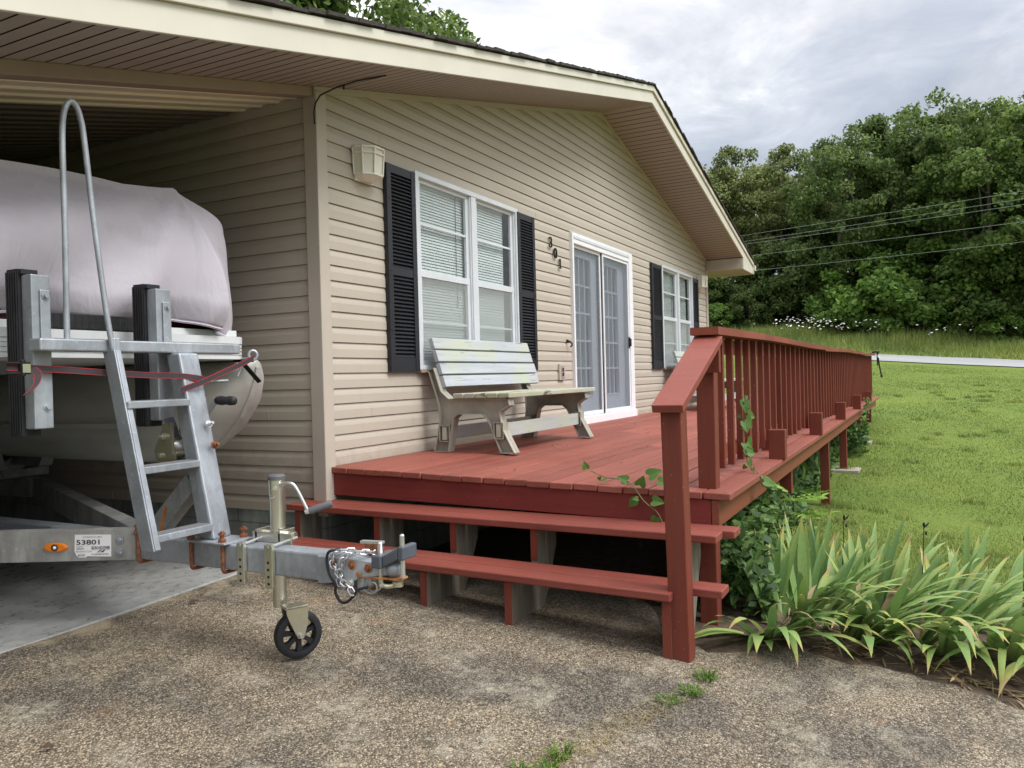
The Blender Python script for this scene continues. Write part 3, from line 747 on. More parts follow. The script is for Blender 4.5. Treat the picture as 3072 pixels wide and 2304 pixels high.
def window(w, seed):
    x0, x1, z0, z1 = w; xm = (x0+x1)/2+.04
    fr = MB(); yo = -.028
    fr.box(x0, x0+.045, yo, .05, z0, z1); fr.box(x1-.045, x1, yo, .05, z0, z1)
    fr.box(x0+.045, x1-.045, yo, .05, z1-.04, z1); fr.box(x0+.045, x1-.045, yo, .05, z0, z0+.035)
    fr.box(xm-.05, xm+.03, yo+.004, .05, z0+.035, z1-.04)
    win = fr.build('window', 'white_frame', house, bevel=.004)
    for a, b in ((x0+.045, xm-.05), (xm+.03, x1-.045)):
        zt, zb_, zm = z1-.04, z0+.035, 1.985
        s = MB()
        s.box(a, a+.012, -.012, .03, zb_, zt); s.box(b-.012, b, -.012, .03, zb_, zt)     # track lips
        s.box(a+.012, a+.062, .006, .03, zm, zt); s.box(b-.055, b-.012, .006, .03, zm, zt); s.box(a+.062, b-.055, .006, .03, zt-.03, zt); s.box(a+.012, b-.012, .000, .031, zm-.03, zm+.022)
        s.box(a+.062, b-.055, .010, .026, 2.358, 2.376)
        s.build('upper_sash', 'white_frame', win, bevel=.002)
        s = MB(); s.box(a+.012, a+.055, .002, .03, zb_, zm-.03); s.box(b-.055, b-.012, .002, .03, zb_, zm-.03); s.box(a+.055, b-.055, .002, .03, zb_, zb_+.04); s.box(a+.055, b-.055, .014, .026, 1.60, 1.616)
        s.build('lower_sash', 'white_frame', win, bevel=.002)
        g = MB(); g.box(a+.055, b-.05, .016, .020, zm, zt-.02); g.build('pane', 'glass', win)
        g = MB(); g.box(a+.05, b-.05, .0165, .0205, zb_+.03, zm-.02); g.build('pane', 'glass', win)
        g = MB(); g.box(a+.05, b-.05, .006, .007, zb_+.03, zm-.02); g.build('insect_screen', 'screen', win)
        bl = MB(); n = 62; lo = zb_; rr = random.Random(seed+int(a*10))
        bx1 = b-.02 if a < xm-.1 else b-.13
        for i in range(n):
            z = lo+(zt-lo)*(i+.5)/n; dz = .0108; sg = .002*math.sin(i*.9)
            bl.hexa([(a+.0, .050, z-dz-.002), (bx1, .050, z-dz-.002+sg), (bx1, .058, z+dz-.002+sg), (a+.0, .058, z+dz-.002), (a+.0, .050, z-dz), (bx1, .050, z-dz+sg), (bx1, .058, z+dz+sg), (a+.0, .058, z+dz)])
        bl.box(a, bx1, .040, .07, zt-.035, zt+.01)
        bl.build('blind', 'blind', win)
        if a < xm-.1:
            cr = MB(); cr.tube([(b-.16, .042, zt-.02), (b-.165, .042, 2.2), (b-.155, .042, 1.75)], .003, 6); cr.build('blind_cord', 'grip', win)
    s = MB(); s.box(x0-.01, x1+.01, -.045, .01, z0-.024, z0-.002); s.build('sill', 'beam', win, bevel=.003)
    return win
window(WIN1, 1); window(WIN2, 2)
def shutter(x0, x1, z0=1.222, z1=2.728):
    mb = MB(); y0, y1 = -.036, -.002; w = .052
    mb.box(x0, x0+w, y0, y1, z0, z1); mb.box(x1-w, x1, y0, y1, z0, z1)
    zm0, zm1 = 1.925, 1.985
    rails = [(z1-.06, z1), (zm0, zm1), (z0, z0+.105)]
    for a, b in rails: mb.box(x0+w, x1-w, y0+.003, y1, a, b)
    for lo, hi in ((zm1, z1-.06), (z0+.105, zm0)):
        n = int((hi-lo)/.0272); p = (hi-lo)/n
        for i in range(n):
            z = lo+i*p
            mb.hexa([(x0+w, y0+.004, z+.002), (x1-w, y0+.004, z+.002), (x1-w, y1-.012, z+p*.86), (x0+w, y1-.012, z+p*.86), (x0+w, y0+.004, z+.007), (x1-w, y0+.004, z+.007), (x1-w, y1-.008, z+p*.98), (x0+w, y1-.008, z+p*.98)])
    for z in (z1-.25, zm0+.03, z0+.3):
        for x in (x0+w/2, x1-w/2): mb.lathe([(0, .006), (.003, .006), (.005, .003)], (x, y0, z), (0, -1, 0), 8)
    mb.box(x0+w, x1-w, -.008, -.002, z0, z1)
    return mb.build('shutter', 'shutter', house, bevel=.0015, seg=1)
shutter(.700, 1.064); shutter(2.775, 3.145); shutter(6.955, 7.425); shutter(9.20, 9.545)
# patio door behind sliding screens
fr = MB(); x0, x1, z0, z1 = DOOR
fr.box(x0, x0+.04, -.035, .07, .62, z1); fr.box(x1-.14, x1, -.035, .07, .62, z1); fr.box(x0+.04, x1-.14, -.035, .07, 2.615, z1); fr.box(x0-.0, x1+.01, -.055, .07, .606, .695)
door = fr.build('patio_door', 'white_metal', house, bevel=.005)
tr = MB(); tr.box(x0+.04, x1-.14, -.042, -.036, 2.67, 2.70); tr.build('door_track', 'white_frame', door)
for k, (a, b, g0, g1) in enumerate(((4.14, 5.045, 4.30, 4.785), (5.055, 5.962, 5.245, 5.70))):
    zl, zh = .925, 2.50
    d = MB(); y0, y1 = .045, .085
    d.box(a, g0, y0, y1, .70, 2.61); d.box(g1, b, y0, y1, .70, 2.61); d.box(g0, g1, y0, y1, .70, zl); d.box(g0, g1, y0, y1, zh, 2.61)
    for z in (zl, zh): d.box(g0-.02, g1+.02, y0-.008, y0, z-.02 if z == zl else z, z if z == zl else z+.02)
    d.box(g0-.02, g0, y0-.008, y0, zl, zh); d.box(g1, g1+.02, y0-.008, y0, zl, zh)
    dl = d.build('french_door', 'door', door, bevel=.003)
    mu = MB()
    for i in (1, 2): x = g0+(g1-g0)*i/3; mu.box(x-.011, x+.011, y0+.006, y1-.006, zl, zh)
    for i in (1, 2, 3, 4): z = zl+(zh-zl)*i/5; mu.box(g0, g1, y0+.004, y1-.004, z-.011, z+.011)
    mu.build('muntin', 'door', door)
    g = MB(); g.box(g0, g1, .062, .066, zl, zh); g.build('door_glass', 'glass', door)
    cu = MB(); n = 90; V = []
    for i in range(n+1):
        x = g0-.04+(g1-g0+.08)*i/n; y = .135+.022*math.sin(i*.75+k)+.012*math.sin(i*.31)
        V += [(x, y, zl-.05), (x, y, zh+.05)]
    cu.add(V, [(2*i, 2*i+2, 2*i+3, 2*i+1) for i in range(n)]); cu.build('curtain', 'curtain', door, smooth=True)
for a, b, y in ((4.145, 5.005, -.005), (5.035, 5.965, -.022)):
    s = MB(); w = .032
    s.box(a, a+w, y, y+.016, .70, 2.615); s.box(b-w, b, y, y+.016, .70, 2.615); s.box(a+w, b-w, y, y+.016, .70, .745); s.box(a+w, b-w, y, y+.016, 2.58, 2.615)
    sd = s.build('screen_door', 'white_metal', door, bevel=.003)
    s = MB(); s.box(a+w, b-w, y+.007, y+.0085, .745, 2.58); s.build('screen_mesh', 'door_screen', sd)
    if a > 5:
        s = MB(); s.box(b-.052, b-.008, y-.03, y, 1.52, 1.62); s.box(b-.045, b-.015, y-.012, y, 1.50, 1.64); s.build('handle', 'black', sd, bevel=.004)
s = MB(); s.box(5.005, 5.036, -.01, .045, .70, 2.61); s.build('dark_gap_strip', 'rubber', door)
def lantern(cx, cz0, cz1):
    pts = lambda r, dy=0: [(cx+.88*r*x, -.012-y*r*.95+dy) for x, y in ((-1, 0), (-.92, .55), (-.42, .98), (.42, .98), (.92, .55), (1, 0))]
    h = cz1-cz0
    lev = [(cz0+.05*h, .100), (cz0+.13*h, .128), (cz0+.80*h, .142), (cz0+.84*h, .146)]
    b = MB(); b.box(cx-.10, cx+.10, -.016, .004, cz0, cz1-.02)
    for za, zb, ra, rb in ((cz0+.80*h, cz0+.86*h, .150, .146), (cz0+.12*h, cz0+.16*h, .134, .136), (cz0+.0, cz0+.12*h, .06, .118)):
        A, Bq = pts(ra), pts(rb); n = 6
        b.add([(x, y, za) for x, y in A]+[(x, y, zb) for x, y in Bq], [tuple(range(n))[::-1], tuple(range(n, 2*n))]+[(i, (i+1) % n, n+(i+1) % n, n+i) for i in range(n)])
    A = pts(.146); b.add([(x, y, cz0+.86*h) for x, y in A]+[(cx, -.03, cz1)], [(i, (i+1) % 6, 6) for i in range(6)])
    lo, hi = pts(.130), pts(.143)
    for i in range(6): b.beam((*lo[i], cz0+.14*h), (*hi[i], cz0+.82*h), .010, .010, (0, 1, 0))
    mid = pts(.1405)
    for i in range(5): b.beam((*mid[i], cz0+.68*h), (*mid[i+1], cz0+.68*h), .010, .012)
    lamp = b.build('wall_lamp', 'lamp_white', house, bevel=.002, seg=1)
    g = MB(); lo, hi = pts(.124), pts(.137); n = 6
    g.add([(x, y, cz0+.14*h) for x, y in lo]+[(x, y, cz0+.82*h) for x, y in hi], [(i, i+1, n+i+1, n+i) for i in range(5)])
    g.build('lamp_glass', 'frosted', lamp)
lantern(.475, 2.535, 2.80); lantern(9.70, 2.58, 2.83)
# house number 3 0 1
def stroke(mb, pts, ws, cx, cz0, y=-.012, t=.012):
    n = len(pts)
    for i in range(n-1):
        (xa, za), (xb, zb) = pts[i], pts[i+1]; d = math.hypot(xb-xa, zb-za); nx, nz = -(zb-za)/d, (xb-xa)/d; a, b = ws[i]/2, ws[i+1]/2
        e = .0
        q = [(xa+nx*a, za+nz*a), (xb+nx*b, zb+nz*b), (xb-nx*b, zb-nz*b), (xa-nx*a, za-nz*a)]
        f = lambda p, yy: (cx+p[0], yy, cz0+p[1])
        mb.hexa([f(q[3], y-t), f(q[2], y-t), f(q[2], y), f(q[3], y), f(q[0], y-t), f(q[1], y-t), f(q[1], y), f(q[0], y)])
def arc(cx, cz, rx, rz, a0, a1, n): return [(cx+rx*math.cos(R(a0+(a1-a0)*i/n)), cz+rz*math.sin(R(a0+(a1-a0)*i/n))) for i in range(n+1)]
mb = MB(); p = arc(0, .027, .028, .025, 160, 60, 6)+arc(-.001, .024, .029, .024, 50, -90, 9); w = [.012]*3+[.01]*4+[.016]*6+[.008]*4
stroke(mb, p[:len(w)], w, 3.55, 2.545)
p = arc(0, -.024, .033, .026, 90, -40, 9)+arc(0, -.024, .033, .026, -50, -165, 7); w = [.007]*2+[.012]*2+[.019]*5+[.012]*3+[.009]*3+[.014]*3
stroke(mb, p[:len(w)], w, 3.55, 2.545); mb.build('house_number', 'iron', house)
mb = MB(); p = arc(0, 0, .030, .050, 90, 450, 24); w = [.008+.012*abs(math.cos(R(90+15*i))) for i in range(25)]
stroke(mb, p, w, 3.672, 2.447); mb.box(3.66, 3.684, -.018, -.012, 2.443, 2.451); mb.build('house_number', 'iron', house)
mb = MB(); stroke(mb, [(0, .05), (0, -.05)], [.019, .019], 3.788, 2.350); stroke(mb, [(-.022, .036), (0, .046)], [.01, .014], 3.788, 2.350); stroke(mb, [(-.022, -.046), (.024, -.046)], [.010, .010], 3.788, 2.350); mb.build('house_number', 'iron', house)
mb = MB(); mb.box(3.70, 3.845, -.022, .0, 1.115, 1.285); ol = mb.build('power_outlet', 'trim', house, bevel=.004)
mb = MB(); mb.box(3.728, 3.817, -.027, -.022, 1.135, 1.265); mb.build('socket_plate', 'soffit', ol); mb = MB()
mb.box(3.752, 3.792, -.031, -.027, 1.205, 1.242); mb.box(3.752, 3.792, -.031, -.027, 1.157, 1.194); mb.build('socket', 'black', ol, bevel=.006)
mb = MB(); mb.tube([(3.955, -.004, 1.535), (3.955, -.035, 1.53), (3.965, -.055, 1.51), (3.975, -.05, 1.48), (3.985, -.03, 1.475)], .009, 8); mb.box(3.935, 3.975, -.012, 0, 1.515, 1.55); mb.build('hook', 'iron', house)

# ------------------------------------------------------------------ deck
deck = thing('deck', 'long red stained wooden deck with a slatted railing and two wide steps', 'deck', (7, -1.3, 0))
DX0, DX1, DY = .033, 14.25, -2.567
def dz(y): return .609+.0242*y
def plank(mb, x0, x1, y0, y1, z0a, z1a, z0b, z1b):
    mb.hexa([(x0, y0, z0a), (x1, y0, z0a), (x1, y1, z0b), (x0, y1, z0b), (x0, y0, z1a), (x1, y0, z1a), (x1, y1, z1b), (x0, y1, z1b)])
rr = random.Random(11); n = 18; w = (-DY)/n; mb = MB()
for i in range(n):
    y1 = -i*w-.003; y0 = -(i+1)*w+.003; xs_ = [DX0+rr.uniform(-.006, .012)]
    x = rr.uniform(2.2, 5.2)
    while x < DX1-1: xs_ += [x]; x += rr.uniform(3.2, 4.9)
    xs_.append(DX1+rr.uniform(-.02, .03))
    for a, b in zip(xs_[:-1], xs_[1:]):
        t = rr.uniform(-.002, .0025); u = rr.uniform(-.002, .002)
        plank(mb, a, b-.003, y0, y1, dz(y0)-.036+t, dz(y0)+t, dz(y1)-.036+u, dz(y1)+u)
dk = mb.build('decking', 'red_x', deck, bevel=.005)
mb = MB()
for i in range(n):
    for x in np.arange(.075, 14.2, .60):
        for f_ in (.25, .75):
            y = -(i+f_)*w; xx = x+rr.uniform(-.012, .012); z = dz(y)+.0008
            mb.add([(xx+.0045*math.cos(k*1.047), y+.0045*math.sin(k*1.047), z) for k in range(6)], [tuple(range(6))])
mb.build('nail_heads', 'iron', dk)
bits = MB()
for k in range(60):
    x, y = rr.uniform(.3, 6.5), rr.uniform(-2.4, -.1); bits.leaf((x, y, dz(y)+.005), (rr.uniform(-1, 1), rr.uniform(-1, 1), rr.uniform(0, .3)), (rr.uniform(-.3, .3), rr.uniform(-.3, .3), 1), rr.uniform(.012, .04), rr.uniform(.004, .014))
tag(bits.build('leaf_debris', 'dead_leaf', org=(2, -1.2, .58)), 'tiny dry leaf bits scattered over the deck boards', 'debris', kind='stuff')
mb = MB(); mb.hexa([(.055, -2.462, .378), (.094, -2.462, .378), (.094, .02, .428), (.055, .02, .428), (.055, -2.462, .511), (.094, -2.462, .511), (.094, .02, .572), (.055, .02, .572)])
mb.build('rim_board', 'rim_front', deck, bevel=.003)
for xa, xb in ((.055, 4.9), (4.903, 9.75), (9.753, 14.18)):
    mb = MB(); mb.box(xa, xb, -2.505, -2.465, .375, .510); mb.build('rim_board', 'rim', deck, bevel=.003)
mb = MB(); mb.box(14.14, 14.18, -2.462, .0, .39, .53); mb.build('rim_board', 'rim', deck)
for x in np.arange(.9, 14, 1.2):
    mb = MB(); mb.hexa([(x, -2.46, .38), (x+.04, -2.46, .38), (x+.04, -.03, .42), (x, -.03, .42), (x, -2.46, .505), (x+.04, -2.46, .505), (x+.04, -.03, .565), (x, -.03, .565)]); mb.build('joist', 'raw', deck)
for x in (2.78, 5.56, 7.80, 10.52, 13.35):
    z0 = float(lh(x, -2.42))-.06; mb = MB(); mb.box(x, x+.09, -2.460, -2.368, z0, .512); mb.build('support_post', 'red_z', deck, bevel=.004)
for x in (2.9, 5.7, 8.4, 11.2):
    mb = MB(); mb.box(x, x+.09, -.35, -.26, -.3, .56); mb.build('support_post', 'raw', deck)
mb = MB(); mb.box(.098, .19, -2.475, -2.385, -.26, .372); mb.build('support_post', 'red_z', deck, bevel=.004)
for x in (1.70, 3.87, 6.27, 8.80, 11.4):
    z = dz(-2.52); mb = MB(); mb.box(x, x+.088, -2.582, -2.472, z-.004, z+rr.uniform(.195, .215)); mb.build('stub_post', 'red_z', deck, bevel=.005)
# railing
CZ = lambda x: 1.392+.0035*x+.010*math.sin(x*.9+.5)*min(1, x/2)
def cap(xa, xb, dzz=0):
    mb = MB(); n = 14
    for i in range(n):
        p, q = xa+(xb-xa)*i/n, xa+(xb-xa)*(i+1)/n; a, b = CZ(p)+dzz, CZ(q)+dzz
        wy = lambda x: .012*math.sin(x*.7)
        ya, yb = wy(p), wy(q)
        mb.add([(p, -2.515+ya, a-.040), (q, -2.515+yb, b-.040), (q, -2.370+yb, b-.040), (p, -2.370+ya, a-.040), (p, -2.515+ya, a), (q, -2.515+yb, b), (q, -2.370+yb, b), (p, -2.370+ya, a)],
               [(0, 3, 2, 1), (4, 5, 6, 7), (0, 1, 5, 4), (2, 3, 7, 6)]+([(3, 0, 4, 7)] if i == 0 else [])+([(1, 2, 6, 5)] if i == n-1 else []))
    mb.build('rail_cap', 'red_rail', deck)
cap(.085, 4.95); cap(4.952, 9.6, -.012); cap(9.602, 14.1)
x = .445; k = 0
while x < 14.0:
    mb = MB(); tl = rr.uniform(-.004, .004); zb = .612+rr.uniform(-.012, .014); y0 = -2.455+.010*math.sin(x*.7); zt = CZ(x)-.044
    mb.hexa([(x, y0, zb), (x+.038, y0, zb), (x+.038, y0+.038, zb), (x, y0+.038, zb), (x+tl, y0, zt), (x+.038+tl, y0, zt), (x+.038+tl, y0+.038, zt), (x+tl, y0+.038, zt)])
    mb.build('baluster', 'red_z', deck, bevel=.003); x += .248+rr.uniform(-.012, .012); k += 1
for zc, h in ((.70, .085), (1.305, .085)):
    mb = MB(); mb.box(.27, 14.05, -2.414, -2.378, zc-h/2, zc+h/2); mb.build('rail_board', 'red_rail', deck)
for x in (2.28, 4.75, 7.2, 9.6, 12.0, 13.98):
    mb = MB(); mb.box(x, x+.089, -2.41, -2.32, dz(-2.36)-.003, CZ(x)-.042); mb.build('railing_post', 'red_z', deck, bevel=.004)
mb = MB(); mb.box(.170, .260, -2.466, -2.372, dz(-2.42)-.003, CZ(.2)-.042); mb.build('railing_post', 'red_z', deck, bevel=.005)
mb = MB(); mb.hexa([(.128, -2.505, 1.158), (.168, -2.505, 1.158), (.168, -2.405, 1.158), (.128, -2.405, 1.158), (.128, -2.505, 1.30), (.168, -2.505, 1.345), (.168, -2.405, 1.345), (.128, -2.405, 1.30)]); mb.build('rail_block', 'red_z', deck, bevel=.003)
# sloping stair rail and its foot post
mb = MB(); mb.hexa([(-.545, -2.498, .985), (.125, -2.528, 1.312), (.125, -2.382, 1.312), (-.545, -2.356, .985), (-.560, -2.498, 1.020), (.112, -2.528, 1.345), (.112, -2.382, 1.345), (-.560, -2.356, 1.020)])
mb.build('stair_rail', 'red_y', deck, bevel=.004)
mb = MB(); mb.hexa([(-.492, -2.487, -.17), (-.402, -2.490, -.17), (-.400, -2.400, -.17), (-.490, -2.397, -.17), (-.505, -2.474, .995), (-.415, -2.477, 1.035), (-.413, -2.382, 1.035), (-.503, -2.379, .995)])
mb.build('stair_post', 'red_z', deck, bevel=.005)
# steps: two boards each
def tread(xfl, xfr, zl, zr, yl, yr, w=.138, t=.038, cut=0):
    for k in range(2):
        a, b = xfl+k*(w+.006), xfr+k*(w+.006); y_r = yr+(cut if k == 0 else -.055); dzk = rr.uniform(-.002, .003)
        f = lambda y, l, r_: l+(r_-l)*(yl-y)/(yl-yr)
        zR = f(y_r, zl, zr)+dzk; aR = f(y_r, a, b)
        mb = MB(); mb.hexa([(aR, y_r, zR-t), (aR+w, y_r, zR-t), (a+w, yl, zl-t+dzk), (a, yl, zl-t+dzk), (aR, y_r, zR), (aR+w, y_r, zR), (a+w, yl, zl+dzk), (a, yl, zl+dzk)])
        mb.build('stair_tread', 'red_y', deck, bevel=.006)
tread(-.200, -.235, .398, .388, .155, -2.555)
tread(-.505, -.540, .204, .172, .02, -2.56, cut=.145)
for y, up in ((.075, 1), (-.54, 1), (-1.07, 1), (-1.575, 1), (-2.385, 1)):
    zt = .395-.005*abs(y)-.04; zl = .200-.0125*abs(y)-.042; g = lambda x: float(drive_h(min(x, -.2), y))-.03
    xf = -.495
    poly = [(xf, g(xf)), (xf, zl), (-.185, zl), (-.185, zt), (.055, zt), (.055, zt-.12), (-.12, g(-.2))]
    mb = MB(); mb.prism(poly, lambda u, v, t: (u, t, v), y-.02, y+.02); st = mb.build('stair_stringer', 'raw', deck)
    mb = MB(); mb.box(xf-.003, xf-.0005, y-.0205, y+.0205, g(xf), zl); mb.build('painted_edge', 'red_z', st); mb = MB(); mb.box(-.188, -.1855, y-.0205, y+.0205, zl+.041, zt); mb.build('painted_edge', 'red_z', st)
for x, y, s in ((7.84, -2.42, .22), (10.56, -2.42, .22)):
    z = float(lh(x, y)); mb = MB(); mb.box(x-s, x+s, y-.2, y+.16, z-.05, z+.028); o = mb.build('footing_pad', 'footing', org=(x, y, z), bevel=.008)
    tag(o, 'pale concrete pad under the %s deck support post in the grass' % ('third' if x < 9 else 'fourth'), 'concrete pad', 'pads under the deck posts')

# ------------------------------------------------------------------ bench
def make_bench(label, loc, rz, group):
    b = thing("bench", label, "bench", loc, group); b["_org"] = (0, 0, 0)   # parts are built in local coordinates
    Lb = 1.76; xs_ = (.06, Lb-.20)     # local: x along the bench, y 0 at back feet, front toward -y
    for x in xs_:
        # moulded side frame with C-shaped legs
        out = [(.112, 0), (.075, .12), (.055, .24), (.06, .36), (.085, .44), (.150, .63), (.095, .64), (.035, .46), (-.03, .405), (-.535, .40), (-.545, .35), (-.50, .325), (-.462, .30), (-.490, .17), (-.580, 0), (-.462, 0), (-.40, .16), (-.355, .25), (-.315, .285), (-.11, .285), (-.07, .255), (-.05, .16), (-.018, 0)]
        mb = MB(); mb.prism(out, lambda u, v, t: (t, u, v), x+.028, x+.036)        # web
        n = len(out)
        for i in range(n):                                                        # flange round the web
            (u0, v0), (u1, v1) = out[i], out[(i+1) % n]; d = math.hypot(u1-u0, v1-v0); nu, nv = (v1-v0)/d*.007, -(u1-u0)/d*.007
            e0, e1 = (u0-nu, v0-nv), (u1-nu, v1-nv)
            mb.hexa([(x-.012, u0, v0), (x-.012, u1, v1), (x+.075, u1, v1), (x+.075, u0, v0), (x-.012, *e0), (x-.012, *e1), (x+.075, *e1), (x+.075, *e0)])
        for u, v, du in ((-.452, .165, .034), (.012, .14, .040)):
            mb.box(x-.014, x+.07, u-du-.006, u-du, v-.06, v+.06); mb.box(x-.014, x+.07, u+du, u+du+.006, v-.06, v+.06); mb.box(x-.014, x+.07, u-du, u+du, v+.055, v+.062); mb.box(x-.014, x+.07, u-du, u+du, v-.062, v-.055)
        mb.build('side_frame', 'bench_frame', b)
    for k in range(4):
        y0 = .045+.030*k; z0 = .485+.098*k; mb = MB(); d = Vector((0, .30, .954)).normalized(); nn = Vector((0, -.954, .30)).normalized()
        p = Vector((0, y0, z0)); q = p+d*.089; r2 = q+nn*.036; s2 = p+nn*.036; x0, x1 = .09+rr.uniform(-.005, .005), Lb+.02+rr.uniform(-.012, .012)
        mb.hexa([(x0, *s2[1:]), (x1, *s2[1:]), (x1, *p[1:]), (x0, *p[1:]), (x0, *r2[1:]), (x1, *r2[1:]), (x1, *q[1:]), (x0, *q[1:])])
        mb.build('back_slat', 'bench_wood', b, bevel=.004)
    for k in range(5):
        y = -.085-.096*k; mb = MB(); mb.box(.02+rr.uniform(-.005, .005), Lb+.0+rr.uniform(-.01, .01), y-.089, y, .405, .442); mb.build('seat_slat', 'seat_wood', b, bevel=.006)
    for u, v in ((-.452, .165), (.012, .14)):
        mb = MB(); mb.box(.060, Lb-.13, u-.018, u+.018, v-.05, v+.05); st_ = mb.build('stretcher', 'bench_wood', b, bevel=.003)
        mb = MB(); mb.box(.045, .0595, u-.017, u+.017, v-.048, v+.048); mb.build('end_grain', 'seat_wood', st_)
    b.rotation_euler = (0, 0, rz); return b
def copy_tree(o, parent=None):
    c = o.copy(); COL.objects.link(c)
    if parent is not None: c.parent = parent
    for ch in list(o.children): copy_tree(ch, c)
    return c
bench = make_bench('weathered white bench with mossy seat under the big shuttered window', (1.07, -.215, .606), R(.5), 'benches on the deck')
b2 = copy_tree(bench); b2.location = (7.42, -.30, .606); b2['label'] = 'second white bench farther down the deck, mostly hidden behind the red railing'

# ------------------------------------------------------------------ boat trailer
def interp_pts(pts, n):
    """Catmull-Rom through the points"""
    P = [Vector(p) for p in pts]; P = [P[0]*2-P[1]]+P+[P[-1]*2-P[-2]]; out = []
    for i in range(1, len(P)-2):
        for k in range(n):
            t = k/n; a, b, c, d = P[i-1], P[i], P[i+1], P[i+2]
            out.append(.5*((2*b)+(c-a)*t+(2*a-5*b+4*c-d)*t*t+(3*b-a-3*c+d)*t**3))
    out.append(P[-2]); return out
def text_on(body, size, org, xa, na, mat, parent, name, sx=1.0, bold=0.0, shear=0.0):
    cu = bpy.data.curves.new('t', 'FONT'); cu.body = body; cu.size = size; cu.offset = bold; cu.shear = shear; cu.resolution_u = 3
    o = bpy.data.objects.new('t', cu); COL.objects.link(o); bpy.context.view_layer.update()
    me = bpy.data.meshes.new_from_object(o.evaluated_get(bpy.context.evaluated_depsgraph_get()))
    bpy.data.objects.remove(o); xa = Vector(xa); na = Vector(na); ya = na.cross(xa)
    og = parent_org(parent)
    for v in me.vertices:
        p = Vector(org)+xa*v.co.x*sx+ya*v.co.y+na*.0006; v.co = p-Vector(og)
    me.materials.clear(); me.materials.append(M[mat]); me.name = name
    q = bpy.data.objects.new(name, me); COL.objects.link(q); q.parent = parent; q['_org'] = og; return q
trailer = thing('boat_trailer', 'galvanised boat trailer with ladder, bow stops and a jack wheel, parked under the carport', 'trailer', (-1.44, 0, .0))
def part(name, mat, fn, parent=None, **k):
    mb = MB(); fn(mb); return mb.build(name, mat, trailer if parent is None else parent, **k)
TX0, TX1 = -1.490, -1.388
part('tongue', 'galv', lambda b: b.box(TX0, TX1, -1.29, 3.2, .350, .462), bevel=.008)
AD = Vector((-.452, .892, 0)); AN = Vector((-.892, -.452, 0))
def arm(b, sgn):
    p0, d, ln = (Vector((-1.492, -.120, 0)), AD, 2.4) if sgn < 0 else (Vector((-1.471, -.06, 0)), Vector((.40, .917, 0)), 2.85)
    p1 = p0+d*ln; inn = Vector((.892, .452, 0)) if sgn < 0 else Vector((-.917, .40, 0))
    def slab(o0, o1, za, zb):
        q = [p0+inn*o0, p1+inn*o0, p1+inn*o1, p0+inn*o1]
        b.hexa([(*v.xy, za) for v in q]+[(*v.xy, zb) for v in q])
    if sgn < 0: slab(0, .008, .345, .492); slab(.0085, .06, .345, .353); slab(.0085, .06, .484, .492)
    else: slab(-.085, 0, .345, .492)
armL = part('frame_arm', 'alu', lambda b: arm(b, -1), bevel=.002); part('frame_arm', 'alu', lambda b: arm(b, 1), bevel=.004)
for x, y in ((-2.56, 2.02), (-.30, 2.58)): part('frame_rail', 'alu', lambda b: b.box(x-.04, x+.04, y, 7.0, .345, .492), bevel=.004)
for y in (2.68, 5.6): part('cross_member', 'galv_dark', lambda b: b.box(-2.7, -.12, y, y+.08, .495, .56), bevel=.006)
for px in (-.55, -2.35):
    for s in (-1, 1):
        part('bunk', 'galv_dark', lambda b: b.hexa([(px+s*.16-.05, 2.3, .60), (px+s*.16+.05, 2.3, .60+s*-.0), (px+s*.16+.05, 6.6, .60), (px+s*.16-.05, 6.6, .60), (px+s*.2-.05, 2.3, .70), (px+s*.2+.05, 2.3, .70+.03), (px+s*.2+.05, 6.6, .73), (px+s*.2-.05, 6.6, .70)]), bevel=.006)
        part('bunk_bracket', 'galv_dark', lambda b: b.beam((px+s*.05, 2.66, .56), (px+s*.21, 2.66, .63), .008, .11, (0, 0, 1)))
for x in (-2.3, -.6):
    w = part('wheel', 'rubber', lambda b: b.lathe([(-.085, .17), (-.085, .25), (-.06, .275), (.06, .275), (.085, .25), (.085, .17)], (x, 5.2, .31), (1, 0, 0), 28), smooth=True)
    part('rim', 'galv', lambda b: b.lathe([(-.05, .168), (-.03, .12), (-.06, .05), (-.07, .02)], (x, 5.2, .31), (1, 0, 0), 20), w, smooth=True)
part('axle', 'galv_dark', lambda b: b.box(-2.3, -.6, 5.17, 5.23, .28, .34))
# marker light and dealer sticker on the near arm
def mk_marker(b):
    c = Vector((-1.662, .215, .4135))+AN*.001; n = 24
    for r, d in ((1, 0), (.97, .006), (.75, .010)): pass
    rings = [(1, 0), (.98, .007), (.8, .011)]
    vs = []
    for r, d in rings: vs += [c+AD*(.059*r*math.cos(2*math.pi*i/n))*(1)+Vector((0, 0, .0225*r*math.sin(2*math.pi*i/n)*(abs(math.sin(2*math.pi*i/n))**.15)))+AN*d for i in range(n)]
    fs = [(k*n+i, k*n+(i+1) % n, (k+1)*n+(i+1) % n, (k+1)*n+i) for k in range(2) for i in range(n)]+[tuple(range(2*n, 3*n))]
    b.add(vs, fs)
ml = part('marker_light', 'amber', mk_marker)
part('light_socket', 'led', lambda b: b.lathe([(0, .017), (.003, .017), (.004, .011)], Vector((-1.662, .215, .4135))+AN*.011, AN, 16), ml, smooth=True)
part('light_bulb', 'sticker', lambda b: b.ball(Vector((-1.662, .215, .4135))+AN*.014, .008, 10), ml, smooth=True)
SX = -AD; so_ = Vector((-1.6225, .138, .362))
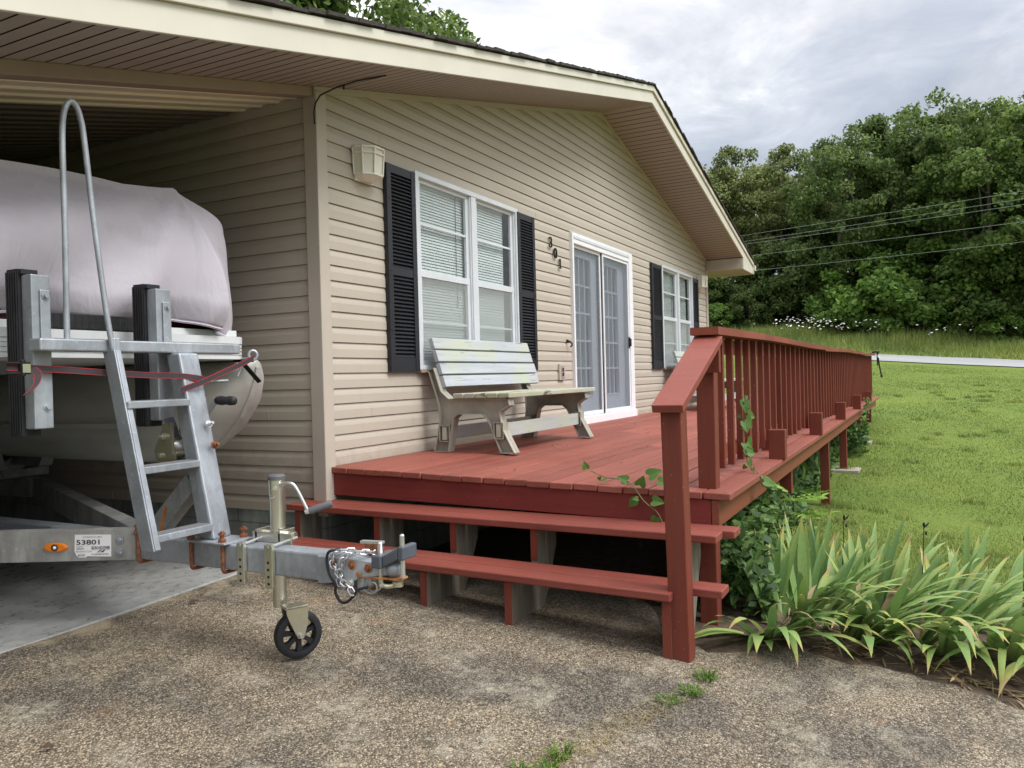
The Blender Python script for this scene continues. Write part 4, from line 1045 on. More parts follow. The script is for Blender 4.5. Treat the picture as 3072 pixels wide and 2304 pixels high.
def mk_st(b):
    o = so_+AN*.0012; U = Vector((0, 0, 1))
    pts = [(.008, .011), (.020, 0), (.050, .0), (.061, .006), (.174, .002), (.176, .106), (.004, .109), (.0, .03)]
    b.add([o+SX*x+U*y for x, y in pts]+[o+SX*x+U*y+AN*.0006 for x, y in pts], [tuple(range(8))[::-1], tuple(range(8, 16))]+[(i, (i+1) % 8, 8+(i+1) % 8, 8+i) for i in range(8)])
stk = part('sticker', 'sticker', mk_st)
def tx(body, x, y, size, mat='ink', **k):
    o = so_+AN*.0026+SX*x*.91+Vector((0, 0, y*.935)); text_on(body, size*.92, o, SX, AN, mat, stk, 'sticker_print', **k)
tx('53801', .010, .066, .034, sx=1.55, bold=.0006); tx('CTWW1411J021', .046, .100, .0095, sx=1.5, shear=.0)
tx('E-NEW', .010, .054, .0085, 'ink_pale', sx=1.3); tx('2024', .010, .041, .015, sx=1.3); tx('BENNINGTON', .008, .027, .0125, 'ink_pale', sx=.98); tx('8SVJF', .018, .006, .016, sx=1.0)
tx('RON HOOVER', .088, .040, .0235, sx=.62, bold=.0005, shear=.25); tx('RV & MARINE CENTERS', .090, .013, .0085, sx=.98, bold=.0001)
def slash(b):
    for x, l in ((.107, .018), (.120, .023), (.130, .011)):
        o = so_+AN*.0032+SX*x+Vector((0, 0, .024)); q = [o, o+SX*.007, o+SX*(.007+l)+Vector((0, 0, .012)), o+SX*l+Vector((0, 0, .012))]
        b.add([*q, *[p+AN*.0003 for p in q]], [(3, 2, 1, 0), (4, 5, 6, 7), (0, 1, 5, 4), (1, 2, 6, 5), (2, 3, 7, 6), (3, 0, 4, 7)])
part('sticker_logo', 'ink', slash, stk)
def washer_bolt(b, c, ax=AN, s=.022):
    ax = Vector(ax); t = ax.cross((0, 0, 1)).normalized(); u = Vector((0, 0, 1)) if abs(ax.z) < .5 else ax.cross(t); c = Vector(c)
    q = [c+t*a*s+u*bb*s for a, bb in ((-1, -.6), (.2, -1), (1, .5), (.8, 1), (-.9, .9))]
    b.add(q+[p+ax*.007 for p in q], [tuple(range(5))[::-1], tuple(range(5, 10))]+[(i, (i+1) % 5, 5+(i+1) % 5, 5+i) for i in range(5)])
    b.lathe([(.006, .010), (.014, .010), (.016, .006)], c-t*.004, ax, 6)
for z in (.443, .381): part('frame_bolt', 'galv', lambda b: washer_bolt(b, (-1.525, -.055, z), s=.019))
# clamp plates and rusty U bolts on the tongue
part('base_plate', 'galv', lambda b: b.box(-1.522, -1.355, -.735, -.480, .4625, .472), bevel=.003)
part('base_plate', 'galv', lambda b: b.box(-1.50, -1.358, -.19, -.03, .4625, .472), bevel=.003)
def ubolt(b, y):
    b.tube(interp_pts([(-1.500, y, .520), (-1.500, y, .38), (-1.497, y, .345), (-1.475, y, .338), (-1.40, y, .338), (-1.380, y, .345), (-1.375, y, .38), (-1.375, y, .520)], 4), .0085, 8)
    for x in (-1.500, -1.375): b.lathe([(0, .017), (.014, .017), (.016, .010), (.030, .010), (.032, .016), (.042, .016)], (x, y, .4715), (0, 0, 1), 8)
for y in (-.505, -.700, -.150): part('u_bolt', 'rust', lambda b: ubolt(b, y))
# leaning winch post with cross bar, brace, rungs
part('winch_post', 'galv', lambda b: b.hexa([(-1.481, -.628, .472), (-1.362, -.612, .472), (-1.362, -.525, .472), (-1.481, -.535, .472), (-1.475, -.432, 1.312), (-1.352, -.418, 1.312), (-1.352, -.335, 1.312), (-1.475, -.345, 1.312)]), bevel=.010)
part('brace', 'galv_dark', lambda b: b.beam((-1.425, -.185, .47), (-1.425, -.465, .725), .075, .085, (0, 0, 1)), bevel=.006)
part('brace_rust_stain', 'rust_orange', lambda b: b.beam((-1.4635, -.262, .478), (-1.4635, -.300, .60), .003, .020, (0, 1, 0)))
part('cross_bar', 'galv', lambda b: b.box(-2.085, -1.06, -.385, -.310, 1.3125, 1.363), bevel=.007)
part('ladder_rail', 'galv', lambda b: (b.hexa([(-1.800, -.640, .485), (-1.792, -.640, .485), (-1.792, -.560, .485), (-1.800, -.560, .485), (-1.796, -.425, 1.320), (-1.788, -.425, 1.320), (-1.788, -.350, 1.320), (-1.796, -.350, 1.320)]),
    b.hexa([(-1.792, -.642, .488), (-1.766, -.642, .488), (-1.766, -.632, .488), (-1.792, -.632, .488), (-1.788, -.427, 1.318), (-1.764, -.427, 1.318), (-1.764, -.417, 1.318), (-1.788, -.417, 1.318)])), bevel=.003)
for y, z in ((-.541, .812), (-.487, 1.087), (-.608, .530)):
    rg = part('ladder_rung', 'galv', lambda b: b.box(-1.790, -1.476, y-.012, y+.070, z-.016, z+.014), bevel=.003)
    part('grip_tape', 'tread', lambda b: b.box(-1.775, -1.482, y+.002, y+.062, z+.0142, z+.0165), rg)
part('grab_rail', 'galv', lambda b: b.tube(interp_pts([(-1.948, -.345, 1.36), (-1.946, -.350, 1.80), (-1.946, -.350, 2.13), (-1.942, -.352, 2.25), (-1.928, -.354, 2.315), (-1.905, -.355, 2.340), (-1.882, -.356, 2.322), (-1.866, -.358, 2.27), (-1.856, -.36, 2.19), (-1.83, -.37, 1.85), (-1.803, -.39, 1.50), (-1.787, -.405, 1.33), (-1.780, -.412, 1.288)], 8), .0118, 12), smooth=True)
part('weld_lug', 'galv', lambda b: b.hexa([(-1.795, -.425, 1.26), (-1.762, -.425, 1.26), (-1.762, -.385, 1.26), (-1.795, -.385, 1.26), (-1.790, -.415, 1.372), (-1.758, -.415, 1.372), (-1.758, -.375, 1.372), (-1.790, -.375, 1.372)]), bevel=.005)
for xs_, zt in (((-2.062, -1.984), 1.622), ((-1.482, -1.402), 1.614)):
    bs = part('bow_stop', 'galv', lambda b: (b.box(xs_[0], xs_[1], -.300, -.236, 1.003, zt), b.box(xs_[0]+.03, xs_[1]-.005, -.3095, -.301, 1.36, zt-.06)), bevel=.005)
    part('rubber_pad', 'rubber', lambda b: (b.box(xs_[0]-.012, xs_[1]-.012, -.234, -.160, .975, zt+.025), b.box(xs_[0]-.010, xs_[1]-.020, -.255, -.234, zt+.003, zt+.023),
         [b.box(xs_[0]-.016, xs_[0]-.012, -.228+.016*k, -.220+.016*k, .98, zt+.015) for k in range(5)]), bs, bevel=.009)
    for z in (zt-.085, 1.09): part('pad_bolt', 'galv', lambda b: b.lathe([(0, .016), (.003, .016), (.003, .009), (.014, .009)], ((xs_[0]+xs_[1])/2+.012, -.300 if z < 1.2 else -.3095, z), (0, -1, 0), 10), bs)
# winch with strap and crank
wn = part('winch', 'zinc', lambda b: (b.prism([(-.395, .825), (-.262, .818), (-.252, .86), (-.290, .925), (-.318, .985), (-.352, .99), (-.378, .93)], lambda u, v, t: (t, u, v), -1.4785, -1.473),
     b.prism([(-.395, .825), (-.262, .818), (-.252, .86), (-.290, .925), (-.318, .985), (-.352, .99), (-.378, .93)], lambda u, v, t: (t, u, v), -1.380, -1.374),
     b.box(-1.478, -1.374, -.395, -.262, .814, .820), b.box(-1.492, -1.480, -.392, -.378, .845, .995), b.cyl((-1.485, -.325, .925), (-1.37, -.325, .925), .008, 10)))
part('winch_spool', 'zinc_plain', lambda b: (b.lathe([(0, .066), (.004, .066)], (-1.470, -.302, .868), (1, 0, 0), 24), b.lathe([(0, .05), (.08, .05)], (-1.465, -.302, .868), (1, 0, 0), 20), b.lathe([(0, .016), (.012, .016), (.014, .008), (.03, .008)], (-1.479, -.325, .930), (-1, 0, 0), 10), b.lathe([(0, .012), (.012, .012)], (-1.479, -.300, .842), (-1, 0, 0), 6)), wn, smooth=True)
part('winch_strap', 'strap_purple', lambda b: b.ribbon([(-1.44, -.345, .92), (-1.438, -.33, .97), (-1.425, -.27, 1.05), (-1.40, -.19, 1.15), (-1.38, -.10, 1.285)], .052, (1, -.1, 0)), wn)
part('winch_handle', 'zinc_plain', lambda b: b.beam((-1.335, -.375, .965), (-1.300, -.470, 1.093), .030, .007, (1, 0, 0)), wn)
part('handle_grip', 'rubber', lambda b: b.lathe([(0, .012), (.008, .019), (.035, .023), (.06, .019), (.085, .023), (.11, .020), (.118, .010)], (-1.302, -.468, 1.088), (.10, -.99, -.03), 12), wn, smooth=True)
part('post_bolt', 'zinc_plain', lambda b: b.lathe([(0, .018), (.004, .018), (.004, .011), (.016, .011), (.016, .007), (.03, .007)], (-1.395, -.520, .983), (0, -.97, .24), 10))
part('post_bolt', 'rust', lambda b: b.lathe([(0, .018), (.004, .018), (.004, .012), (.02, .012), (.02, .007), (.032, .007)], (-1.390, -.5435, .886), (0, -.97, .24), 10))
part('strap_hook_pin', 'galv_dark', lambda b: b.cyl((-1.352, -.40, 1.175), (-1.20, -.44, 1.18), .008, 8))
# tongue jack
JX, JY = -1.335, -.868
jack = part('jack', 'zinc', lambda b: (b.lathe([(.475, .0345), (.66, .0345), (.675, .0375), (.733, .0375)], (JX, JY, 0), (0, 0, 1), 28), b.lathe([(.166, .0300), (.47, .0300)], (JX, JY, 0), (0, 0, 1), 28)), smooth=True)
part('jack_cap', 'grip', lambda b: b.lathe([(.732, .039), (.748, .039), (.756, .032), (.757, .02)], (JX, JY, 0), (0, 0, 1), 24), jack, smooth=True)
part('jack_bolt', 'zinc_plain', lambda b: (b.lathe([(0, .012), (.003, .012), (.003, .007), (.009, .007)], (JX-.031, JY-.022, .698), (-.82, -.57, 0), 10), b.tube([(JX-.036, JY+.004, .655), (JX-.034, JY-.018, .655)], .004, 6)), jack)
part('jack_clamp', 'zinc', lambda b: (b.box(TX0-.022, TX0-.003, -.838, -.796, .300, .480), b.box(TX0-.022, TX0-.003, -1.000, -.955, .300, .482)), jack, bevel=.003)
part('clamp_holes', 'iron', lambda b: [b.lathe([(0, .006), (.001, .006)], (TX0-.022, y, z), (-1, 0, 0), 10) for y in (-.817, -.978) for z in (.318, .348, .378, .408)], jack)
part('clamp_rods', 'zinc_plain', lambda b: (b.cyl((TX0-.024, -.817, .470), (JX, -.817, .486), .006, 8), b.cyl((TX0-.024, -.978, .472), (JX, -.978, .482), .006, 8)), jack)
part('jack_bracket', 'zinc', lambda b: (b.box(-1.383, -1.375, -.990, -.760, .350, .505), b.box(-1.383, -1.300, -.79, -.775, .455, .515), b.box(-1.383, -1.290, -.925, -.912, .455, .515), b.cyl((JX, JY-.10, .49), (JX, JY+.10, .49), .016, 12)), jack, bevel=.002)
hc = [(-1.352, -.905, .712), (-1.350, -.955, .722), (-1.340, -.985, .70), (-1.322, -1.034, .598)]
part('jack_handle', 'zinc_plain', lambda b: (b.tube(interp_pts(hc, 5), .0075, 10), b.lathe([(-.012, .012), (.012, .012)], (-1.322, -1.034, .598), (.4, -.9, .2), 10)), jack, smooth=True)
part('handle_grip', 'grip', lambda b: b.lathe([(0, .013), (.004, .0165), (.098, .0165), (.104, .013)], (-1.320, -1.040, .598), Vector((.038, -.069, .026)), 14), jack, smooth=True)
WC = Vector((-1.350, -.982, .062)); WN = Vector((-.46, -.888, 0)).normalized(); WT = WN.cross((0, 0, 1))
def tyre(b):
    b.lathe([(-.026, .074), (-.028, .090), (-.022, .101), (-.006, .1045), (-.002, .1020), (.002, .1020), (.006, .1045), (.022, .101), (.028, .090), (.026, .074), (-.026, .074)], WC, WN, 40, False)
jw = part('jack_wheel', 'rubber', tyre, jack, smooth=True)
def hub(b):
    n = 7; t = WT; u = Vector((0, 0, 1))
    b.lathe([(-.022, .024), (.022, .024), (.024, .018)], WC, WN, 20)
    for k in range(n):
        a = 2*math.pi*k/n+.2
        for w0, w1, r0, r1 in ((.020, .017, .02, .05), (.017, .030, .05, .078)):
            q = []
            for r, w in ((r0, w0), (r1, w1)):
                q += [(r, -w/2), (r, w/2)]
            f = lambda r, w, d: WC+(t*math.cos(a)+u*math.sin(a))*r+(-t*math.sin(a)+u*math.cos(a))*w+WN*d
            b.hexa([f(*q[0], -.012), f(*q[2], -.012), f(*q[3], -.012), f(*q[1], -.012), f(*q[0], .014), f(*q[2], .014), f(*q[3], .014), f(*q[1], .014)])
part('wheel_hub', 'black', hub, jw)
def fork(b):
    for s in (1, -1):
        d0, d1 = s*.032, s*.037
        P = lambda x, z, d: WC+WT*x+Vector((0, 0, z))+WN*d
        poly = [(.035, .128), (-.062, .128), (-.060, .10), (-.050, .07), (-.028, .02), (-.012, -.012), (.004, -.016), (.018, -.006), (.028, .03), (.036, .08)]
        poly = [(-.0-x, z) for x, z in poly]
        n = len(poly); b.add([P(x, z, d0) for x, z in poly]+[P(x, z, d1) for x, z in poly], [tuple(range(n))[::-1], tuple(range(n, 2*n))]+[(i, (i+1) % n, n+(i+1) % n, n+i) for i in range(n)])
    q = [WC+WT*x+WN*d+Vector((0, 0, z)) for z in (.118, .130) for x, d in ((-.036, -.037), (.062, -.037), (.062, .037), (-.036, .037))]
    b.hexa(q)
part('jack_fork', 'zinc', fork, jack, bevel=.003)
part('axle_bolt', 'zinc_plain', lambda b: b.lathe([(-.045, .008), (.040, .008), (.040, .0105), (.052, .0105)], WC, WN, 8), jack)
# coupler, chain, cable
def coupler(b):
    secs = [(-1.235, TX0-.006, TX1+.006, .345, .466), (-1.40, TX0-.006, TX1+.006, .362, .468), (-1.44, TX0-.001, TX1+.001, .385, .466), (-1.50, -1.476, -1.402, .390, .458), (-1.545, -1.466, -1.412, .396, .446), (-1.575, -1.462, -1.416, .400, .440)]
    V = []; 
    for y, xa, xb, za, zb in secs:
        c = .014; V += [(xa, y, za), (xb, y, za), (xb, y, zb-c), (xb-c, y, zb), (xa+c, y, zb), (xa, y, zb-c)]
    n = 6; F = [(i*n+k, i*n+(k+1) % n, (i+1)*n+(k+1) % n, (i+1)*n+k) for i in range(len(secs)-1) for k in range(n)]+[tuple(range(n))[::-1], tuple(range((len(secs)-1)*n, len(secs)*n))]
    b.add(V, F); b.ball((-1.440, -1.575, .418), .036, 18, (1, 1.05, 1))
cp = part('coupler', 'galv', coupler, smooth=True)
part('coupler_flange', 'rust_orange', lambda b: (b.prism([(-1.490, -1.36), (-1.390, -1.36), (-1.392, -1.48), (-1.402, -1.60), (-1.42, -1.625), (-1.46, -1.625), (-1.478, -1.60), (-1.488, -1.48)], lambda u, v, t: (u, v, t), .383, .3895)), cp, bevel=.002)
part('rust_patch', 'rust_orange', lambda b: [b.lathe([(0, r), (.0015, r*.9)], (x, y, z), (-1, 0, 0), 14) for x, y, z, r in ((-1.4965, -1.408, .432, .020), (-1.4835, -1.478, .422, .019), (-1.4965, -1.44, .396, .012))], cp)
part('coupler_bolt', 'rust', lambda b: [b.lathe([(0, .013), (.003, .013), (.003, .010), (.011, .010)], (-1.498 if y > -1.45 else -1.485, y, z), (-1, 0, 0), 6) for y, z in ((-1.321, .436), (-1.408, .432), (-1.478, .422))], cp)
part('coupler_bolt', 'zinc_plain', lambda b: b.lathe([(0, .019), (.003, .019), (.003, .011), (.012, .011)], (-1.497, -1.400, .361), (-1, 0, 0), 10), cp)
part('coupler_latch', 'rust', lambda b: (b.box(-1.452, -1.428, -1.50, -1.44, .455, .512), b.box(-1.446, -1.434, -1.525, -1.49, .44, .50)), cp, bevel=.004)
part('latch_lever', 'zinc_plain', lambda b: b.beam((-1.44, -1.415, .515), (-1.44, -1.525, .519), .022, .012), cp, bevel=.003)
part('coupler_jaw', 'galv_rust', lambda b: (b.box(-1.470, -1.41, -1.445, -1.41, .322, .383), b.box(-1.462, -1.418, -1.475, -1.44, .330, .380)), cp, bevel=.006)
def chain_pts(pts): 
    P = interp_pts(pts, 10); L = 0; out = [P[0]]; step = .0235
    for a, b in zip(P[:-1], P[1:]):
        d = (b-a).length
        while L+d >= step:
            a = a+(b-a)*((step-L)/d); d = (b-a).length; L = 0; out.append(a)
            if d < 1e-6: break
        L += d
    return out
def link(b, c, d, flip):
    d = d.normalized(); s = d.cross((1, 0, 0)).normalized(); w = Vector((1, 0, 0)) if flip else s
    if abs(d.x) > .9: w = Vector((0, 0, 1)) if flip else Vector((0, 1, 0))
    w = (w*.8+(s if flip else Vector((-1, 0, 0)))*.6).normalized()
    pts = [c+d*(.0095*math.cos(t)+math.copysign(.0075, math.cos(t)) if abs(math.cos(t)) > .01 else 0)+w*.0105*math.sin(t) for t in np.linspace(.001, 2*math.pi+.001, 15)[:-1]]
    b.tube(pts, .0031, 6, closed=True)
CH = [[(-1.475, -1.40, .485), (-1.500, -1.371, .488), (-1.506, -1.340, .477), (-1.508, -1.319, .454), (-1.508, -1.323, .427), (-1.508, -1.338, .407), (-1.508, -1.357, .392), (-1.508, -1.358, .375), (-1.508, -1.379, .358), (-1.508, -1.405, .341), (-1.506, -1.419, .318)],
      [(-1.44, -1.505, .478), (-1.47, -1.478, .483), (-1.498, -1.449, .487), (-1.503, -1.419, .480), (-1.508, -1.388, .466), (-1.508, -1.369, .45), (-1.509, -1.366, .428), (-1.509, -1.360, .405), (-1.505, -1.351, .385), (-1.500, -1.343, .368), (-1.500, -1.347, .350), (-1.495, -1.362, .335), (-1.49, -1.40, .322)]]
for pts in CH:
    def mkc(b):
        q = chain_pts(pts)
        for i in range(len(q)-1): link(b, (q[i]+q[i+1])/2, q[i+1]-q[i], i % 2)
    part('safety_chain', 'chain', mkc, smooth=True)
part('breakaway_cable', 'rubber', lambda b: b.tube(interp_pts([(-1.46, -1.335, .482), (-1.505, -1.331, .488), (-1.514, -1.309, .480), (-1.515, -1.299, .457), (-1.515, -1.300, .423), (-1.514, -1.309, .390), (-1.512, -1.323, .367), (-1.510, -1.338, .351), (-1.508, -1.331, .326), (-1.505, -1.336, .303), (-1.505, -1.354, .283), (-1.503, -1.378, .281), (-1.50, -1.403, .298), (-1.50, -1.428, .324), (-1.495, -1.440, .338), (-1.48, -1.473, .346)], 5), .0058, 8), smooth=True)
part('chain_hook', 'chain', lambda b: (b.tube(interp_pts([(-1.46, -1.435, .328), (-1.46, -1.468, .318), (-1.46, -1.491, .324), (-1.46, -1.503, .342), (-1.46, -1.496, .360), (-1.46, -1.478, .362)], 5), .0048, 8), b.tube(interp_pts([(-1.445, -1.445, .330), (-1.445, -1.475, .322), (-1.445, -1.505, .335), (-1.447, -1.51, .352), (-1.45, -1.49, .364)], 5), .0048, 8)), smooth=True)

# coupler lock clamped over the ball socket
lock = thing('coupler_lock', 'slate grey bar lock with two steel pins clamped on the trailer coupler', 'coupler lock', (-1.44, -1.56, .39))
def lb(b):
    b.box(-1.500, -1.382, -1.552, -1.506, .428, .480)
    b.hexa([(-1.490, -1.552, .432), (-1.392, -1.552, .432), (-1.392, -1.625, .468), (-1.490, -1.625, .468), (-1.490, -1.552, .478), (-1.392, -1.552, .478), (-1.392, -1.625, .512), (-1.490, -1.625, .512)])
    b.box(-1.490, -1.392, -1.652, -1.625, .466, .520)
lm_ = MB(); lb(lm_); lm_.build('lock_bar', 'lockgrey', lock, bevel=.006)
lm_ = MB(); lm_.lathe([(0, .016), (.018, .016)], (-1.45, -1.506, .458), (0, 1, 0), 14); lm_.build('lock_barrel', 'iron', lock)
lm_ = MB(); lm_.hexa([(-1.484, -1.556, .4785), (-1.410, -1.556, .4785), (-1.410, -1.622, .5125), (-1.484, -1.622, .5125), (-1.484, -1.556, .4815), (-1.410, -1.556, .4815), (-1.410, -1.622, .5155), (-1.484, -1.622, .5155)]); lm_.build('lock_plate', 'zinc_plain', lock)
for y, zt, zb in ((-1.530, .528, .352), (-1.636, .566, .400)):
    lm_ = MB(); lm_.lathe([(zb, .010), (zt-.006, .010), (zt, .006)], (-1.470, y, 0), (0, 0, 1), 8); lm_.build('lock_pin', 'zinc_plain', lock)
lm_ = MB(); lm_.tube(interp_pts([(-1.470, -1.530, .40), (-1.470, -1.530, .365), (-1.455, -1.545, .352), (-1.44, -1.575, .354), (-1.44, -1.605, .362)], 5), .010, 8); lm_.lathe([(.352, .022), (.372, .022)], (-1.44, -1.590, 0), (0, 0, 1), 14); lm_.build('lock_shackle', 'zinc', lock, smooth=True)

# ------------------------------------------------------------------ pontoon boat
boat = thing('pontoon_boat', 'pontoon boat with white deck edge and grey tubes on the trailer under its cover', 'boat', (-1.45, 2.8, .68))
def pont(cx):
    mb = MB(); seg = 32; prof = [(.015, 1.300, 1.262, .012), (.03, 1.302, 1.20, .05), (.08, 1.303, 1.09, .115), (.16, 1.304, .965, .18), (.28, 1.305, .850, .235), (.42, 1.306, .765, .272), (.58, 1.306, .708, .296), (.78, 1.306, .690, .306), (1.1, 1.306, .686, .310), (2, 1.306, .686, .31), (4, 1.306, .686, .31), (6.9, 1.306, .686, .31), (6.95, 1.29, .72, .29)]
    V = []
    for y, zt, zb, hw in prof:
        for k in range(seg):
            a = 2*math.pi*k/seg; V.append((cx+hw*math.cos(a), y, (zt+zb)/2+(zt-zb)/2*math.sin(a)))
    F = [(i*seg+k, i*seg+(k+1) % seg, (i+1)*seg+(k+1) % seg, (i+1)*seg+k) for i in range(len(prof)-1) for k in range(seg)]+[tuple(range(seg)), tuple(range((len(prof)-1)*seg, len(prof)*seg))[::-1]]
    mb.add(V, F)
    o = mb.build('pontoon', 'hull', boat, smooth=True)
    kb = MB()
    for (ya, _, za, _), (yb, _, zb_, _) in zip(prof[:9], prof[1:10]): kb.beam((cx, ya-.004, za-.002), (cx, yb-.004, zb_-.002), .030, .012, (0, -.6, .8))
    kb.build('keel_strip', 'hull', o, bevel=.003)
    kb = MB()
    kb.hexa([(cx-.312, .75, .915), (cx-.300, .75, .915), (cx-.300, 5.5, .88), (cx-.312, 5.5, .88), (cx-.345, .80, .945), (cx-.30, .75, .965), (cx-.30, 5.5, .93), (cx-.345, 5.5, .91)]); kb.build('lifting_strake', 'hull', o, bevel=.004)
    return o
pont(-.55); pont(-2.35)
def outline(d):
    c = [(-2.20, -.05), (-.75, -.05)]; pts = []
    fr = [(-2.71, 6.9), (-2.71, .62), (-2.66, .50), (-2.32, .05), (-2.22, -.03), (-2.12, -.05), (-.80, -.05), (-.74, -.045), (-.70, -.02), (-.665, .03), (-.24, .62), (-.19, .74), (-.18, .86), (-.18, 6.9)]
    return [(x+(d if x < -1.4 else -d), y+(d if y < 1 else -d)) for x, y in fr]
def deckedge(b):
    zz = [(1.300, 1.318, 0), (1.318, 1.324, .004), (1.324, 1.340, 0), (1.340, 1.346, .004), (1.346, 1.360, 0), (1.360, 1.366, .004), (1.366, 1.380, 0), (1.380, 1.386, .004), (1.386, 1.425, -.002)]
    for a, c, d in zz: b.prism(outline(d), lambda u, v, t: (u, v, t), a, c)
mb = MB(); deckedge(mb); mb.build('deck_edge', 'deck_white', boat)
mb = MB(); mb.box(-2.35, -.72, -.005, .02, 1.427, 1.462); mb.build('kick_rail', 'deck_white', boat, bevel=.003)
mb = MB(); mb.box(-2.30, -.90, .09, .11, 1.43, 1.60); mb.beam((-.86, .045, 1.515), (-.34, .72, 1.515), .03, .17); mb.box(-.34, -.31, .72, 6, 1.43, 1.60); mb.box(-2.60, -2.57, .72, 6, 1.43, 1.60); mb.build('fence_panel', 'maroon', boat)
mb = MB(); mb.box(-1.93, -1.372, -.045, -.015, 1.430, 1.500); lbm = mb.build('light_bar', 'black', boat, bevel=.004)
mb = MB()
for r in range(2):
    for k in range(16):
        x = -1.905+k*.033; z = 1.448+r*.033
        mb.add([(x, -.046, z-.014), (x+.030, -.046, z-.014), (x+.030, -.046, z+.014), (x, -.046, z+.014), (x+.015, -.030, z)], [(0, 1, 4), (1, 2, 4), (2, 3, 4), (3, 0, 4)])
mb.build('led_reflector', 'led', lbm)
mb = MB(); mb.tube(interp_pts([(-2.03, -.03, 1.50), (-2.08, -.055, 1.49), (-2.10, -.06, 1.44), (-2.10, -.055, 1.41)], 5), .006, 6); mb.build('light_cable', 'iron', boat)
mb = MB(); mb.beam((-.66, .02, 1.285), (-.57, -.02, 1.17), .030, .006, (1, 0, 0)); mb.box(-.72, -.62, -.03, .03, 1.285, 1.299); mb.build('bow_bracket', 'iron', boat)

# cover draped over the boat
def mk_cover_mesh():
    path = [(-2.70, 6.6), (-2.70, 2.5), (-2.70, .95), (-2.66, .62), (-2.34, .12), (-2.20, .01), (-2.02, -.02), (-1.80, -.022), (-1.6, -.022), (-1.39, -.022), (-1.28, -.022), (-1.16, -.02), (-1.08, -.02), (-1.02, -.02), (-.95, -.015), (-.88, -.01), (-.80, .005), (-.735, .03), (-.690, .07), (-.660, .13), (-.58, .24), (-.42, .45), (-.28, .68), (-.22, .95), (-.21, 2.5), (-.21, 6.6)]
    zb = [1.46]*6+[1.509, 1.516, 1.500, 1.497, 1.508, 1.520, 1.505, 1.486, 1.473, 1.455, 1.440, 1.434, 1.432, 1.44, 1.45, 1.45, 1.45, 1.45, 1.46, 1.46]
    # rail line (top of the fence under the cover)
    P = []; n = len(path); up_ = 9
    pth = interp_pts([(x, y, z) for (x, y), z in zip(path, zb)], up_)
    nv = 40; V = []; ctr = Vector((-1.45, 3.0, 0))
    for i, p in enumerate(pth):
        front = max(0, min(1, 1-p.y/.55)); x = p.x
        inn = Vector((ctr.x-p.x, max(0, 1.2-p.y)+.0001 if p.y < 1.2 else 0, 0)); inn.normalize()
        # height of the rail
        if x < -.98: zr = 2.185+.02*math.sin(x*3.1)
        elif x < -.70: zr = 2.225-(x+.98)/.28*.185
        else: zr = 2.04
        if -1.25 < x <= -.98: zr += .035*(x+1.25)/.27
        if p.y > .35: zr = 2.06
        for j in range(nv):
            t = j/(nv-1); z = p.z-.012+(zr-p.z+.012)*t
            lf = float(smooth(-x, .74, 1.05)); off = (.19*lf+.035*(1-lf))*t**1.6 if front > .2 else .06*t**1.5
            lft = float(smooth(-x, .72, 1.05))           # 1 on the wide front panel, 0 at the bow corner
            bulge = (-.030-.050*lft)*math.sin(math.pi*min(1, (t+.02)*1.05))**.7*(.4+.6*front)+.050*max(0, 1-t/.16)**1.3*front*(.2+.8*lft)+.030*front*lft*math.sin(2.6*(x+2.2))*math.sin(math.pi*t)
            fold = .012*math.sin(x*9+t*2.2)*(1-t)*front+.008*math.sin(p.y*11+x*4+t*6)*(.3+t*(1-t)*2)*(1-lft)
            # crease falling from the peak, and folds radiating from it
            rx = -.960+.02*(1-t); dxr = x-rx
            fold += -.080*front*(.35+.65*(1-t))*(math.exp(dxr/.13) if dxr < 0 else math.exp(-dxr/.024))
            dz_ = (2.23-z); r_ = math.hypot(dxr, dz_); th = math.atan2(dz_, -dxr) if dxr < 0 else math.atan2(dz_, dxr)
            if front > .1: fold += front*min(.048, .048*r_)*(math.sin(th*11+.6) if dxr < 0 else .6*math.sin(th*7))*(.4+.6*min(1, r_))
            # pinched pucker at the hem
            fold += -.040*math.exp(-((x+1.03)/.045)**2)*max(0, 1-t*4.5)*front
            q = p+inn*(off+bulge+fold); V.append((q.x, q.y, z))
        for j, (dd, dh) in enumerate(((.10, .020), (.35, .075), (.7, .13), (1.15, .18))):
            q = p+inn*(.19+dd); 
            if p.y > 1.2: q = Vector((p.x+(ctr.x-p.x)*min(1, (.15+dd)/1.25), p.y, 0))
            V.append((q.x, q.y, zr+dh*.45*(1 if p.y < 1 else 2.2)))
    hem = [Vector(V[i*(nv+4)]) for i in range(len(pth))]
    m = nv+4; F = [(i*m+j, (i+1)*m+j, (i+1)*m+j+1, i*m+j+1) for i in range(len(pth)-1) for j in range(m-1)]
    mb = MB(); mb.add(V, F); o = mb.build('boat_cover', 'cover', org=(-1.45, 2.8, 1.45), smooth=True)
    o.data.shade_smooth()
    sm = o.modifiers.new('solid', 'SOLIDIFY'); sm.thickness = .003
    tag(o, 'pale lavender grey canvas cover stretched over the boat', 'boat cover')
    mb = MB(); mb.tube(hem, .008, 6); mb.build('hem', 'cover', o, smooth=True)
mk_cover_mesh()

